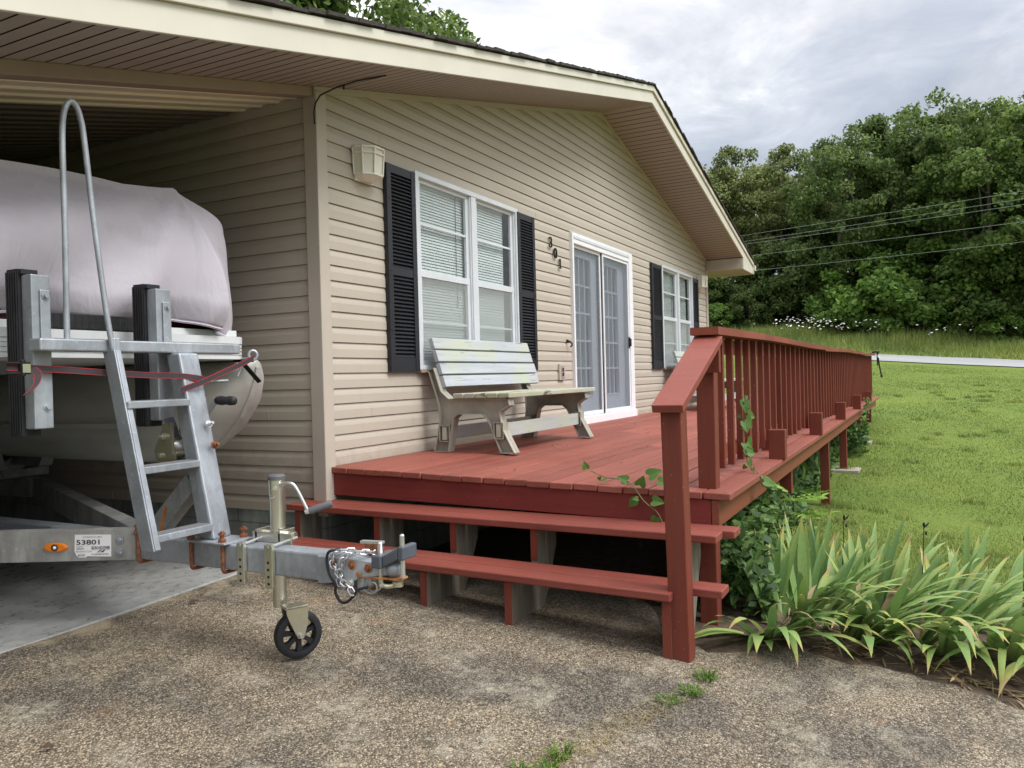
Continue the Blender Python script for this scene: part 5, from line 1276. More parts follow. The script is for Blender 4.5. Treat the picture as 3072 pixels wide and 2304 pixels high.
# ratchet strap across the bow stops
strap = thing('ratchet_strap', 'black and red ratchet strap tied across the trailer bow stops', 'strap', (-1.6, -.36, 1.2))
def web(pts, w=.026, side=(0, 0, 1)):
    mb = MB(); mb.ribbon(pts, w, side, .0016); mb.build('webbing', 'strap_black', strap)
    for s in (-1, 1):
        mb = MB(); sd = Vector(side).normalized()
        mb.ribbon([Vector(p)+sd*s*(w/2-.001) for p in pts], .0030, side, .0024); mb.build('red_edge', 'strap_red', strap)
A = interp_pts([(-2.30, -.33, 1.252), (-2.15, -.33, 1.248), (-2.07, -.322, 1.245), (-1.975, -.326, 1.240), (-1.87, -.35, 1.232), (-1.760, -.342, 1.224), (-1.60, -.39, 1.212), (-1.49, -.452, 1.206), (-1.362, -.462, 1.190)], 4)
web(A); B_ = interp_pts([(-1.492, -.46, 1.142), (-1.43, -.487, 1.165), (-1.355, -.482, 1.188), (-1.15, -.40, 1.235), (-1.0, -.345, 1.270), (-.902, -.312, 1.298)], 4); web(B_)
web(interp_pts([(-2.09, -.335, 1.245), (-2.073, -.345, 1.222), (-2.085, -.350, 1.182), (-2.122, -.350, 1.145)], 4), .030, (.75, -.2, .35))
mb = MB(); mb.box(-2.30, -2.10, -.345, -.330, 1.262, 1.270); mb.box(-2.30, -2.10, -.345, -.330, 1.222, 1.230); mb.box(-2.24, -2.20, -.360, -.335, 1.22, 1.275); mb.cyl((-2.13, -.34, 1.215), (-2.13, -.34, 1.278), .012, 10); mb.build('ratchet_buckle', 'iron', strap, bevel=.002)
mb = MB(); mb.box(-2.135, -2.105, -.352, -.345, 1.228, 1.262); mb.build('buckle_plate', 'zinc', strap)
def ring(b):
    c = Vector((-.898, -.305, 1.312)); pts = [c+Vector((.021*math.cos(t)*.75, -.021*math.cos(t)*.66, .024*math.sin(t))) for t in np.linspace(0, 2*math.pi, 17)[:-1]]
    b.tube(pts, .0075, 8, closed=True); b.tube(interp_pts([(-.905, -.285, 1.292), (-.935, -.262, 1.268), (-.94, -.25, 1.23), (-.953, -.245, 1.20)], 4), [.008]*6+[.006]*7, 8)
    b.cyl((-.90, -.30, 1.300), (-.74, -.06, 1.300), .007, 8)
mb = MB(); ring(mb); mb.build('snap_hook', 'galv', strap, smooth=True)

# ------------------------------------------------------------------ irises
def blade(V, F, T, p, az, lean, L, W, droop, twist=0.0, n=9, t0=0.0):
    """one sword leaf: starts at p, leans toward azimuth az, bends over by droop"""
    d = Vector((math.cos(az), math.sin(az), 0)); side = Vector((-math.sin(az+twist), math.cos(az+twist), 0)); o = len(V)
    pos = Vector(p); ang = lean
    for i in range(n+1):
        t = i/n; w = W*(.62+.62*math.sin(math.pi*min(1, .15+t*.62)))*(1 if t < .6 else max(.02, 1-((t-.6)/.4)**1.7))*.62
        up_ = Vector((0, 0, 1))*math.sin(ang)+(-d)*math.cos(ang)*.0
        nrm = (Vector((0, 0, 1))*math.cos(ang)-d*math.sin(ang))*-1
        V += [tuple(pos-side*w), tuple(pos+nrm*w*.22), tuple(pos+side*w)]; T += [t0+t*(1-t0)]*3
        ang_h = math.pi/2-ang
        step = (d*math.sin(ang)+Vector((0, 0, 1))*math.cos(ang))*(L/n); pos = pos+step
        ang += droop*(t**.9)/n*2.1
        if pos.z < gz(pos.x, pos.y)+.012: pos.z = gz(pos.x, pos.y)+.012; ang = min(ang, math.pi/2)
    for i in range(n):
        a = o+3*i
        F += [(a, a+1, a+4, a+3), (a+1, a+2, a+5, a+4)]
def gz(x, y):
    return float(drive_h(x, y)) if x < float(drive_edge(y)) else float(lh(x, y))+.02
def attr_mesh(name, V, F, T, mat, parent, org):
    me = bpy.data.meshes.new(name); me.from_pydata([(v[0]-org[0], v[1]-org[1], v[2]-org[2]) for v in V], [], F)
    a = me.attributes.new('tip', 'FLOAT', 'POINT'); a.data.foreach_set('value', T); me.materials.append(M[mat]); me.shade_smooth()
    o = bpy.data.objects.new(name, me); COL.objects.link(o); o['_org'] = org
    if parent is not None: o.parent = parent
    else: o.location = org
    return o
ir = random.Random(21)
def iris_clump(fans, label):
    cx = sum(f[0] for f in fans)/len(fans); cy = sum(f[1] for f in fans)/len(fans); org = (cx, cy, gz(cx, cy))
    t = thing('iris_clump', label, 'iris plant', org, 'iris clumps beside the steps')
    V, F, T = [], [], []; V2, F2, T2 = [], [], []
    for x, y, az, lean, L, nb, spread, droop in fans:
        nb += 2
        if lean > .36: L *= 1.42; lean *= .92; x -= .05; droop *= .85
        else: L *= .94
        for k in range(nb):
            a = (k-(nb-1)/2)/max(1, nb-1)*2
            base = (x+a*.035*math.cos(az+1.57), y+a*.035*math.sin(az+1.57), gz(x, y)-.01)
            az2 = az+a*.55+ir.uniform(-.35, .35); ln = lean+abs(a)*spread+ir.uniform(-.06, .16)
            if lean < .36:
                dx, dy_ = math.cos(az2)*(ln+.12)+.46*.17, math.sin(az2)*(ln+.12)-.887*.17; az2, ln = math.atan2(dy_, dx), min(.95, math.hypot(dx, dy_)*1.05)
            blade(V, F, T, base, az2, ln, L*ir.uniform(.72, 1.1)*(1-.18*abs(a)), ir.uniform(.022, .034), droop*ir.uniform(.4, 1.6)+(.9 if ir.random() < .18 else 0), ir.uniform(-.5, .5), t0=(0 if ir.random() < .75 else .3))
        for k in range(ir.randint(1, 3)):
            blade(V2, F2, T2, (x+ir.uniform(-.05, .05), y+ir.uniform(-.05, .05), gz(x, y)-.005), ir.uniform(0, 6.28), ir.uniform(.5, 1.5), L*ir.uniform(.35, .75), ir.uniform(.010, .02), ir.uniform(.6, 2.4), ir.uniform(-1, 1))
    attr_mesh('leaves', V, F, T, 'iris', t, org); o = attr_mesh('dry_leaves', V2, F2, T2, 'dry_iris', t, org)
W_ = math.pi
A_ = lambda deg: math.radians(deg)
iris_clump([(.16, -2.74, A_(200), 1.0, .46, 7, .2, .8), (.20, -2.78, A_(225), .95, .46, 7, .2, .9), (.14, -2.68, A_(165), 1.0, .40, 5, .2, .9), (.34, -2.72, A_(60), .18, .56, 8, .18, .35), (.42, -2.70, A_(20), .12, .62, 8, .20, .25), (.30, -2.80, A_(250), .55, .40, 6, .3, 1.2)], 'iris clump nearest the red stair post, its low leaves fanning over the concrete')
iris_clump([(.40, -2.87, A_(215), .40, .46, 8, .3, 1.1), (.46, -2.95, A_(250), .45, .42, 6, .35, 1.3), (.52, -2.84, A_(40), .15, .58, 8, .18, .3), (.58, -2.93, A_(-20), .30, .55, 7, .2, .5)], 'iris clump with curled brown tips, next along from the stair post')
iris_clump([(.93, -2.85, A_(30), .12, .60, 8, .2, .25), (.80, -2.78, A_(70), .15, .60, 8, .2, .3), (1.02, -2.98, A_(-10), .20, .58, 8, .2, .3), (.78, -2.95, A_(-30), .32, .56, 7, .2, .4), (1.12, -2.80, A_(20), .2, .56, 7, .2, .3)], 'tall upright iris clump at the back of the bed below the deck corner')
iris_clump([(.38, -3.10, A_(200), .62, .46, 8, .3, 1.3), (.30, -3.18, A_(235), .70, .44, 7, .3, 1.4), (.50, -3.14, A_(250), .38, .48, 8, .25, 1.0), (.46, -3.24, A_(180), .55, .44, 7, .3, 1.4)], 'iris clump with long arching leaves at the middle of the concrete edge')
iris_clump([(.97, -3.18, A_(0), .14, .62, 8, .2, .25), (.86, -3.10, A_(40), .16, .60, 8, .2, .3), (1.12, -3.30, A_(-30), .22, .60, 8, .2, .4), (.76, -3.25, A_(-60), .28, .56, 8, .25, .5), (1.2, -3.12, A_(10), .2, .56, 7, .2, .3)], 'dense upright iris clump in the middle of the bed against the lawn')
iris_clump([(.46, -3.40, A_(210), .62, .48, 8, .3, 1.3), (.56, -3.52, A_(240), .50, .48, 8, .3, 1.2), (.36, -3.50, A_(190), .75, .46, 7, .3, 1.4), (.70, -3.42, A_(-40), .30, .56, 7, .2, .5)], 'iris clump drooping onto the concrete at the near end of the bed')
iris_clump([(.98, -3.50, A_(-20), .20, .62, 8, .2, .3), (.84, -3.62, A_(-50), .30, .60, 8, .25, .5), (1.15, -3.62, A_(0), .22, .62, 8, .2, .3), (1.22, -3.80, A_(-30), .25, .60, 8, .25, .4), (1.00, -3.80, A_(-70), .32, .56, 8, .3, .6)], 'iris clump with brown seed stalks at the lawn side of the bed')
iris_clump([(.60, -3.72, A_(215), .62, .50, 8, .3, 1.2), (.46, -3.78, A_(190), .80, .48, 7, .3, 1.3), (.70, -3.86, A_(250), .50, .52, 8, .3, 1.0), (.42, -3.95, A_(200), .80, .48, 7, .3, 1.3), (.62, -4.05, A_(230), .55, .5, 8, .3, 1.1), (.95, -4.05, A_(-40), .3, .58, 8, .25, .5), (.85, -4.25, A_(-70), .35, .55, 8, .25, .6)], 'iris clump cut by the photo edge, its leaves lying on the concrete')
# dark spent flower stalks
for x, y, h in ((1.05, -2.98, .50), (1.12, -3.40, .50), (1.02, -3.88, .50)):
    z = gz(x, y); mb = MB(); mb.tube([(x, y, z), (x+.015, y-.01, z+h*.5), (x+.03, y-.02, z+h)], [.003, .0025, .002], 6)
    mb.ball((x+.03, y-.02, z+h), .007, 8, (1, 1, 2.4)); mb.leaf((x+.03, y-.02, z+h-.02), (.5, -.6, .7), (-.7, -.5, .3), .05, .012); mb.ball((x+.042, y-.03, z+h-.05), .006, 8, (1, 1, 2.2))
    o = mb.build('flower_stalk', 'iron', org=(x, y, z)); tag(o, 'dry black iris seed stalk standing among the leaves', 'flower stalk', 'spent stalks in the iris bed')

# ------------------------------------------------------------------ vines, sapling, weeds
vr = random.Random(4)
def auto_leaves(pts, n, L0, nrm, jit=.05):
    P = interp_pts(pts, 8); out = []
    for i in range(n):
        p = P[int((i+.5)/n*(len(P)-1))]; d = Vector((vr.uniform(-1, 1), vr.uniform(-1, 1), vr.uniform(-.9, .2))); nn = Vector(nrm)+Vector((vr.uniform(-.6, .6), vr.uniform(-.6, .6), vr.uniform(-.3, .6)))
        out.append((p+d*.02, d, nn, L0*vr.uniform(.65, 1.2)))
    return out
def vine(pts, leaves, label, lname='leaf_vine', r=.0028, LS=.80):
    mb = MB(); mb.tube(interp_pts(pts, 6), r, 6); st = mb.build('climbing_vine', 'stem', org=pts[0]); tag(st, label, 'vine')
    for p, d, n, L in list(leaves)+auto_leaves(pts, 7, .05, (-.7, -.5, .4)):
        lv = MB(); d, n = Vector(d).normalized(), Vector(n).normalized(); sd = d.cross(n).normalized(); p = Vector(p); nn = sd.cross(d); L = L*LS
        f = lambda a, b, c=0: p+d*a*L+sd*b*L+nn*c*L
        pts_ = [f(.06, 0), f(-.10, .22, .04), f(-.02, .42, .10), f(.25, .46, .10), f(.60, .28, .05), f(1.0, 0, -.10), f(.60, -.28, .05), f(.25, -.46, .10), f(-.02, -.42, .10), f(-.10, -.22, .04)]
        c = f(.42, 0, -.02); lv.add(pts_+[c], [(i, (i+1) % 10, 10) for i in range(10)])
        lv.build('leaf', lname, st)
    return st
pa = [(.02, -2.23, .34), (.015, -2.20, .43), (-.01, -2.13, .50), (.02, -2.05, .585), (.06, -1.96, .60), (.10, -1.88, .60), (.13, -1.78, .63)]
vine(pa, [((.0, -2.04, .600), (-.3, .8, .4), (-.8, -.5, .6), .075), ((.015, -2.10, .575), (-.2, -.3, .5), (-.8, -.5, .4), .085), ((.02, -2.15, .625), (.3, -.9, .5), (-.8, -.2, .6), .10), ((.02, -2.20, .60), (.1, -1, -.1), (-.7, -.3, .7), .08), ((.01, -2.08, .50), (-.1, .7, -.7), (-.9, -.3, .4), .07), ((.01, -2.17, .50), (0, -.8, -.1), (-.9, -.3, .4), .085), ((.01, -2.19, .415), (0, .4, -.9), (-.9, -.3, .3), .07), ((.01, -2.24, .33), (0, -.3, -.9), (-.9, -.3, .4), .05), ((.12, -1.76, .64), (0, .3, .9), (-.9, -.3, .2), .06)],
     'leafy vine creeping over the front edge of the deck behind the stair post')
pb = [(.90, -2.575, .47), (.885, -2.55, .52), (.875, -2.50, .60), (.88, -2.47, .70), (.90, -2.47, .84), (.86, -2.475, .93), (.90, -2.475, 1.01)]
vine(pb, [((.86, -2.48, .985), (-.2, -.2, -1), (-.7, -.7, .2), .12), ((.90, -2.48, .875), (.6, -.4, -.7), (-.5, -.8, .3), .13), ((.86, -2.48, .86), (-.3, -.3, -.9), (-.8, -.6, .2), .11), ((.96, -2.48, .90), (.8, -.5, -.3), (-.3, -.9, .3), .11), ((.93, -2.48, .74), (.8, -.3, -.6), (-.4, -.9, .2), .12), ((.99, -2.48, .68), (.5, -.2, -.9), (-.4, -.9, .1), .10), ((.86, -2.49, .675), (.7, -.6, -.1), (-.5, -.7, .5), .10), ((.83, -2.48, .73), (-.5, -.2, -.6), (-.8, -.6, .2), .07), ((.89, -2.48, 1.0), (.5, -.3, .3), (-.3, -.9, .3), .05), ((.94, -2.48, .62), (.2, -.3, -.9), (-.5, -.8, .1), .09)],
     'vine climbing the first balusters of the railing', LS=.66)
pc = [(.875, -2.50, .60), (.90, -2.56, .53), (.93, -2.59, .46), (.96, -2.60, .40)]
vine(pc, [((.88, -2.58, .505), (.3, -.8, -.3), (-.6, -.6, .6), .10), ((.93, -2.60, .48), (.7, -.5, -.5), (-.5, -.7, .5), .09)], 'short vine tip hanging over the outer deck rim')
pdv = [(9.6, -2.6, .42), (9.7, -2.62, .56), (9.9, -2.60, .70)]
vine(pdv, auto_leaves(pdv, 12, .12, (-.7, -.6, .3)), 'small vine at the far end of the railing')
# pinnate sapling growing out beside the rim
def pinnate(mb, p, d, L, n, lw, up_=(0, 0, 1)):
    d = Vector(d).normalized(); p = Vector(p); sd = d.cross(Vector(up_)).normalized(); nn = sd.cross(d)
    pts = [p+d*L*t-Vector((0, 0, .22*L*t*t)) for t in np.linspace(0, 1, 6)]
    for i in range(n):
        t = .25+.75*i/n; q = p+d*L*t-Vector((0, 0, .22*L*t*t))
        for s in (-1, 1): mb.leaf(q, sd*s+d*.55-Vector((0, 0, .15)), nn, lw*(.8+.3*math.sin(3*t)), lw*.48)
    mb.leaf(pts[-1], d, nn, lw, lw*.48); return pts
sx, sy = 1.45, -2.66; sz = gz(sx, sy)
sap = MB(); sap.tube(interp_pts([(sx, sy, sz), (sx+.02, sy, sz+.3), (sx-.02, sy-.01, sz+.56)], 5), .005, 6); sap_o = sap.build('sapling', 'stem', org=(sx, sy, sz)); tag(sap_o, 'lime green sapling with paired oval leaflets beside the outer deck rim', 'sapling')
lv = MB()
for h, az, el, L, n, lw in ((.56, 100, .9, .16, 3, .085), (.54, 250, .5, .22, 4, .085), (.52, 190, .4, .24, 4, .09), (.50, 320, .35, .25, 4, .085), (.45, 220, .2, .22, 4, .085), (.44, 280, .25, .22, 4, .08), (.36, 170, .2, .20, 3, .08), (.34, 330, .1, .2, 3, .08), (.26, 240, .15, .2, 3, .075)):
    pinnate(lv, (sx-.02*h, sy, sz+h), (math.cos(R(az)), math.sin(R(az)), el), L, n, lw)
lv.build('leaf', 'leaf_sapling', sap_o)
# undergrowth under the deck: one mass of leaves
def rand_leaves(n, xs_, ys_, zf, Lr, seed, flat=.5):
    g = np.random.default_rng(seed); x = g.uniform(*xs_, n); y = g.uniform(*ys_, n); z0 = lh(x, y); h = zf(x, y)
    z = z0+.01+h*g.beta(1.3, 1.2, n)
    D = g.normal(0, 1, (n, 3)); D[:, 2] = D[:, 2]*.5-.3; N = g.normal(0, flat, (n, 3)); N[:, 2] += .8; N[:, 0] -= .25; N[:, 1] -= .35
    L = g.uniform(*Lr, n)
    return leafquads(np.stack([x, y, z], 1), D, N, L, L*g.uniform(.45, .7, n))
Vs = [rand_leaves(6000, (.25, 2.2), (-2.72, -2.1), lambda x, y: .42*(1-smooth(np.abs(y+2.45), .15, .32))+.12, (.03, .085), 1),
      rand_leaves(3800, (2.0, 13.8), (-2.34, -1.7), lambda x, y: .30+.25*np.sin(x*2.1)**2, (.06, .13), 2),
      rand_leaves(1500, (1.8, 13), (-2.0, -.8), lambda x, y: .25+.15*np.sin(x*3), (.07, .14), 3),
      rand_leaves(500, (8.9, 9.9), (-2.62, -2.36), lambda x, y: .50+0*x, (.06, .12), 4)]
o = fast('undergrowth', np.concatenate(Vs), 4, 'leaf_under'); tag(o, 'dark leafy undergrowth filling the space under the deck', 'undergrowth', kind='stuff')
# drooping creeper leaflets hanging under the outer rim
g = np.random.default_rng(8); n = 700; x = g.choice([2.2, 3.2, 4.2, 6.6, 9.0, 9.4], n)+g.normal(0, .35, n); y = g.uniform(-2.34, -2.15, n); z = .36-g.beta(1, 1.6, n)*np.where(x > 8.4, .5, .55)
D = np.stack([g.normal(0, .35, n), g.normal(-.15, .3, n), -np.ones(n)], 1); N = g.normal(0, .5, (n, 3)); N[:, 0] -= .6; N[:, 1] -= .8; L = g.uniform(.08, .15, n)
o = fast('hanging_creeper', leafquads(np.stack([x, y, z], 1), D, N, L, L*.36), 4, 'leaf_under'); tag(o, 'drooping creeper leaves hanging below the outer deck rim', 'creeper', kind='stuff')
# larger leaves around the corner support post
big = MB(); vr2 = random.Random(9)
for i in range(70):
    x, y = vr2.uniform(.28, 1.6), vr2.uniform(-2.72, -2.46); z = gz(x, y)+vr2.uniform(.05, .46)*(1-.25*x)
    big.leaf((x, y, z), (vr2.uniform(-1, .4), vr2.uniform(-1, .2), vr2.uniform(-.5, .3)), (vr2.uniform(-.6, .1), vr2.uniform(-.5, .1), 1), vr2.uniform(.07, .13), vr2.uniform(.035, .06))
o = big.build('leafy_weed', 'leaf_under', org=(.8, -2.6, gz(.8, -2.6))); tag(o, 'broad leaved dark green weeds crowding the deck corner post', 'weeds', kind='stuff')
# weeds in the driveway crack
def tuft(x, y, n, h, r, label, mat='weed', seed=0):
    g = np.random.default_rng(seed); z = float(drive_h(x, y)); a = g.uniform(0, 6.283, n); rr_ = r*np.sqrt(g.uniform(0, 1, n)); V = []
    for i in range(n):
        bx, by = x+math.cos(a[i])*rr_[i], y+math.sin(a[i])*rr_[i]; d = Vector((math.cos(a[i]+g.normal(0, .7)), math.sin(a[i]+g.normal(0, .7)), 0)); s = Vector((-d.y, d.x, 0)); H = h*g.uniform(.5, 1.15); w = g.uniform(.0022, .0042); lean = g.uniform(.3, 1.1)
        p0 = Vector((bx, by, z)); p1 = p0+d*lean*H*.4+Vector((0, 0, H*.6)); p2 = p0+d*lean*H+Vector((0, 0, H*(.95-.45*lean)))
        V += [p0-s*w, p0+s*w, p1+s*w*.9, p1-s*w*.9, p1-s*w*.9, p1+s*w*.9, p2+s*w*.15, p2-s*w*.15]
    V = [Vector((x, y, z))+(v-Vector((x, y, z)))*.78 for v in V]; o = fast('weed_tuft', [tuple(v) for v in V], 4, mat, org=(x, y, z)); tag(o, label, 'weed', 'weeds in the driveway crack'); return o
tuft(-.62, -2.585, 70, .075, .045, 'bright weed tuft in the driveway closest to the stair post', seed=1)
tuft(-.78, -2.565, 60, .055, .06, 'low weed tuft in the driveway crack, second from the stair post', seed=2)
tuft(-.90, -2.505, 45, .045, .06, 'thin weed tuft in the driveway crack, third from the stair post', seed=3)
tuft(-1.50, -2.30, 60, .065, .045, 'weed tuft at the bottom of the driveway crack with a bushy top', seed=4)
tuft(-1.66, -2.22, 40, .060, .035, 'weed tuft farthest along the driveway crack from the stair post', seed=5)
tuft(-1.60, -2.30, 60, .045, .05, 'short weed tuft at the very bottom of the picture', seed=6)
g = np.random.default_rng(12); n = 420; t_ = g.uniform(0, 1, n); x = -.85-.75*t_+g.normal(0, .05, n); y = -2.53+.26*t_+g.normal(0, .045, n); z = drive_h(x, y)+g.uniform(.001, .012, n)
a = g.uniform(0, 6.283, n); D = np.stack([np.cos(a), np.sin(a), g.uniform(-.1, .35, n)], 1); N = np.tile([0., 0, 1], (n, 1))+g.normal(0, .2, (n, 3)); L = g.uniform(.03, .08, n)
o = fast('dry_grass', leafquads(np.stack([x, y, z], 1), D, N, L, np.full(n, .0028)), 4, 'straw'); tag(o, 'dry straw coloured grass lying in the driveway crack', 'dry grass', kind='stuff')
g = np.random.default_rng(13); n = 330; y = g.uniform(-4.6, -2.66, n); x = np.array([float(drive_edge(v)) for v in y])+g.normal(.16, .07, n); z = np.array([gz(a_, b_) for a_, b_ in zip(x, y)])+g.uniform(.004, .03, n)
a = g.uniform(0, 6.283, n); D = np.stack([np.cos(a), np.sin(a), g.uniform(-.2, .3, n)], 1); N = np.tile([0., 0, 1], (n, 1))+g.normal(0, .3, (n, 3)); L = g.uniform(.05, .16, n)
o = fast('dead_leaf_litter', leafquads(np.stack([x, y, z], 1), D, N, L, g.uniform(.006, .018, n)), 4, 'dry_iris'); tag(o, 'brown dead iris leaves littering the edge of the concrete', 'leaf litter', kind='stuff')
for x, y, L, lab in ((-1.12, -.03, .055, 'brown curled dead leaf at the edge of the carport slab'), (-2.36, -.75, .05, 'dark dead leaf lying on the open driveway')):
    mb = MB(); z = float(drive_h(x, y))+.008; mb.leaf((x, y, z), (.6, -.8, .12), (-.3, -.2, 1), L, L*.5, .7); o = mb.build('dead_leaf', 'dead_leaf', org=(x, y, z)); tag(o, lab, 'leaf')

# ------------------------------------------------------------------ lawn grass
def blades(X, Y, H, Wd, seed, zfun):
    g = np.random.default_rng(seed); n = len(X); Z = zfun(X, Y)-.004; a = g.uniform(0, 6.283, n); lean = g.uniform(.1, .9, n); fa = a+g.normal(0, .5, n)
    s = np.stack([-np.sin(fa), np.cos(fa), 0*a], 1)*Wd[:, None]*.5; P = np.stack([X, Y, Z], 1); T = P+np.stack([np.cos(a)*lean*H, np.sin(a)*lean*H, H*(1-.35*lean)], 1)
    return np.stack([P-s, P+s, T], 1).reshape(-1, 3)
g = np.random.default_rng(31); n = 420000
az = g.uniform(R(72), R(117), n); r = 4.0*(36/4.0)**(g.uniform(0, 1, n)**.9)
X = CAM.x+r*np.sin(az); Y = CAM.y+r*np.cos(az)
edge = np.array(np.interp(Y, [-9, -4.6, -3.75, -3.4, -3.08, -2.78, -2.55, -2.3, -2.0, .3], [-.9, -.45, -.17, -.05, -.07, .0, -.33, -.2, .35, .4]))
keep = (Y < np.where(X < 14.4, -2.40, 30)) & (X > np.maximum(edge+.05, 1.15+.1*np.sin(Y*6))) & ~((X > 33.75) & (X < 39.9))
pn = np.sin(X*1.7+np.sin(Y*2.3)*1.3)*np.sin(Y*2.1+np.sin(X*1.1))
keep &= g.uniform(0, 1, n) < (.74+.3*pn)
for cx, cy, rad in ((16.8, -4.8, .55), (10.7, -3.5, .18), (7.7, -2.5, .25), (10.5, -2.45, .25)): keep &= ~(((X-cx)/rad)**2+((Y-cy)/(rad*.6))**2 < g.uniform(.3, 1.3, n))
X, Y, r = X[keep], Y[keep], r[keep]; H = g.uniform(.018, .046, len(X))*(1+.35*np.sin(X*.9)*np.sin(Y*1.3)); Wd = np.maximum(.0032, .00085*r)*g.uniform(.7, 1.3, len(X))
o = fast('lawn_grass', blades(X, Y, H, Wd, 5, lh), 3, 'grass'); tag(o, 'short mown lawn grass beside the deck', 'grass', kind='stuff')
g = np.random.default_rng(77); cx = np.concatenate([g.uniform(2, 24, 85), np.repeat([2.85, 5.62, 7.86, 10.56], 5)+g.normal(0, .09, 20)]); cy = np.concatenate([g.uniform(-9, -2.7, 85), g.normal(-2.46, .07, 20)])
k = 110; X = (cx[:, None]+g.normal(0, .07, (105, k))).ravel(); Y = (cy[:, None]+g.normal(0, .07, (105, k))).ravel(); keep = (X > 1.5) & (Y < -2.36); X, Y = X[keep], Y[keep]
o = fast('grass_clumps', blades(X, Y, g.uniform(.04, .095, len(X)), np.maximum(.004, .0009*np.hypot(X-CAM.x, Y-CAM.y)), 9, lh), 3, 'grass'); tag(o, 'taller grass clumps dotted over the lawn and round the posts', 'grass', kind='stuff')
# rough verge beyond the road
g = np.random.default_rng(33); n = 90000; X = 39.7+9.5*g.uniform(0, 1, n)**.9; Y = g.uniform(-20, 14, n); H = g.uniform(.3, 1.0, n)*(.30+.70*smooth(X, 40, 43.0))*(1+.3*np.sin(X*1.1+Y*.8)); Wd = g.uniform(.02, .045, n)
o = fast('verge_grass', blades(X, Y, H, Wd, 6, lh), 3, 'tall_grass'); tag(o, 'tall rough grass growing along the far side of the road', 'grass', kind='stuff')
n = 420; X = np.concatenate([g.normal(44.5, 1.2, 200), g.uniform(41, 47, n-200)]); Y = np.concatenate([g.normal(1.2, 1.5, 200), g.uniform(-14, 8, n-200)]); keep = np.arange(n) < 260
X, Y = X[keep], Y[keep]; n = len(X); C = np.stack([X, Y, lh(X, Y)+g.uniform(.85, 1.35, n)], 1); D = g.normal(0, 1, (n, 3)); D[:, 2] *= .2; N = np.tile([-.5, 0, 1.], (n, 1)); L = g.uniform(.08, .17, n)
o = fast('wildflowers', leafquads(C, D, N, L, L*.9), 4, 'flower'); tag(o, 'white wildflowers dotted through the tall verge grass', 'wildflowers', kind='stuff')

# ------------------------------------------------------------------ trees
def crown_mesh(name, seed, rx, rz, zc, ncl, nlf, lsz, mat, low=-.75, rcl=(.16, .30), gap=.0):
    g = np.random.default_rng(seed); cl = []
    while len(cl) < ncl:
        p = g.normal(0, 1, 3); p /= np.linalg.norm(p); rad = g.uniform(.35, 1)**.45; p = p*rad
        if p[2] < low: continue
        p[0] *= 1+.18*math.sin(3*math.atan2(p[1], p[0])+seed); cl.append(p)
    cl = np.array(cl)*[rx, rx, rz]+[0, 0, zc]; Cs, Ds, Ns = [], [], []
    for c in cl:
        rr_ = g.uniform(*rcl)*min(rx, rz)*1.25; k = int(nlf/ncl*g.uniform(.6, 1.4)); q = g.normal(0, 1, (k, 3)); q = unit(q)*(g.uniform(0, 1, (k, 1))**.42)
        q[:, 2] *= .72; Cs.append(c+q*rr_); out = q+.45*unit(c-np.array([0, 0, zc-rz*.3])); nn = out*.7+g.normal(0, .45, (k, 3)); nn[:, 2] += .45; Ns.append(nn); d = g.normal(0, 1, (k, 3)); d[:, 2] -= .5; Ds.append(d)
    C, D, N = np.concatenate(Cs), np.concatenate(Ds), np.concatenate(Ns); n = len(C); L = g.uniform(.65, 1.35, n)*lsz
    return leafquads(C, D, N, L, L*g.uniform(.5, .8, n)), cl
def trunk_mb(cl, zc, rz, rt, seed, nl=9):
    rr_ = random.Random(seed); mb = MB(); h = zc+rz*.45; mid = Vector((rr_.uniform(-.3, .3), rr_.uniform(-.3, .3), h*.5)); top = Vector((rr_.uniform(-.4, .4), rr_.uniform(-.4, .4), h))
    P = interp_pts([(0, 0, -.3), mid, top], 5); mb.tube(P, [rt*(1.15-.9*i/(len(P)-1)) for i in range(len(P))], 9)
    for k in range(nl):
        c = Vector(cl[(k*7) % len(cl)]); i = min(len(P)-1, 3+k % (len(P)-3)); s = P[i]; m = (s+c)/2+Vector((0, 0, -.25)); mb.tube(interp_pts([s, m, c], 4), [rt*.36*(1-.8*j/8) for j in range(9)], 6)
    return mb
def make_tree(kind, seed, rx, rz, zc, rt, ncl, nlf, lsz, mat, low=-.75, rcl=(.16, .30)):
    V, cl = crown_mesh('crown', seed, rx, rz, zc, ncl, nlf, lsz, mat, low, rcl)
    mb = trunk_mb(cl, zc, rz, rt, seed)
    e = bpy.data.objects.new(kind, None); COL.objects.link(e); e['_org'] = (0, 0, 0); e['category'] = 'tree'
    mb.build('trunk', 'bark', e, smooth=True); fast('crown', V, 4, mat, e); return e
protos = [make_tree('deciduous_tree', 1, 4.6, 5.4, 9.2, .24, 125, 19000, .28, 'leaf_dark', -.85, (.09, .20)),
          make_tree('deciduous_tree', 2, 4.2, 5.8, 9.0, .22, 120, 19000, .28, 'leaf_mid', -.85, (.09, .20)),
          make_tree('deciduous_tree', 3, 4.8, 5.0, 9.4, .24, 125, 19000, .27, 'leaf_olive', -.85, (.09, .20)),
          make_tree('deciduous_tree', 4, 3.2, 3.6, 4.0, .12, 60, 13000, .28, 'leaf_dark', -1, (.16, .30)),
          make_tree('deciduous_tree', 5, 3.0, 3.2, 3.6, .10, 60, 13000, .26, 'leaf_bright', -1, (.12, .26)),
          make_tree('roadside_shrub', 6, 2.0, 1.5, 1.6, .06, 34, 6500, .24, 'leaf_bright', -1, (.2, .38)),
          make_tree('roadside_shrub', 7, 1.8, 1.9, 2.0, .06, 34, 6500, .24, 'leaf_mid', -1, (.2, .38))]
used = [False]*len(protos)
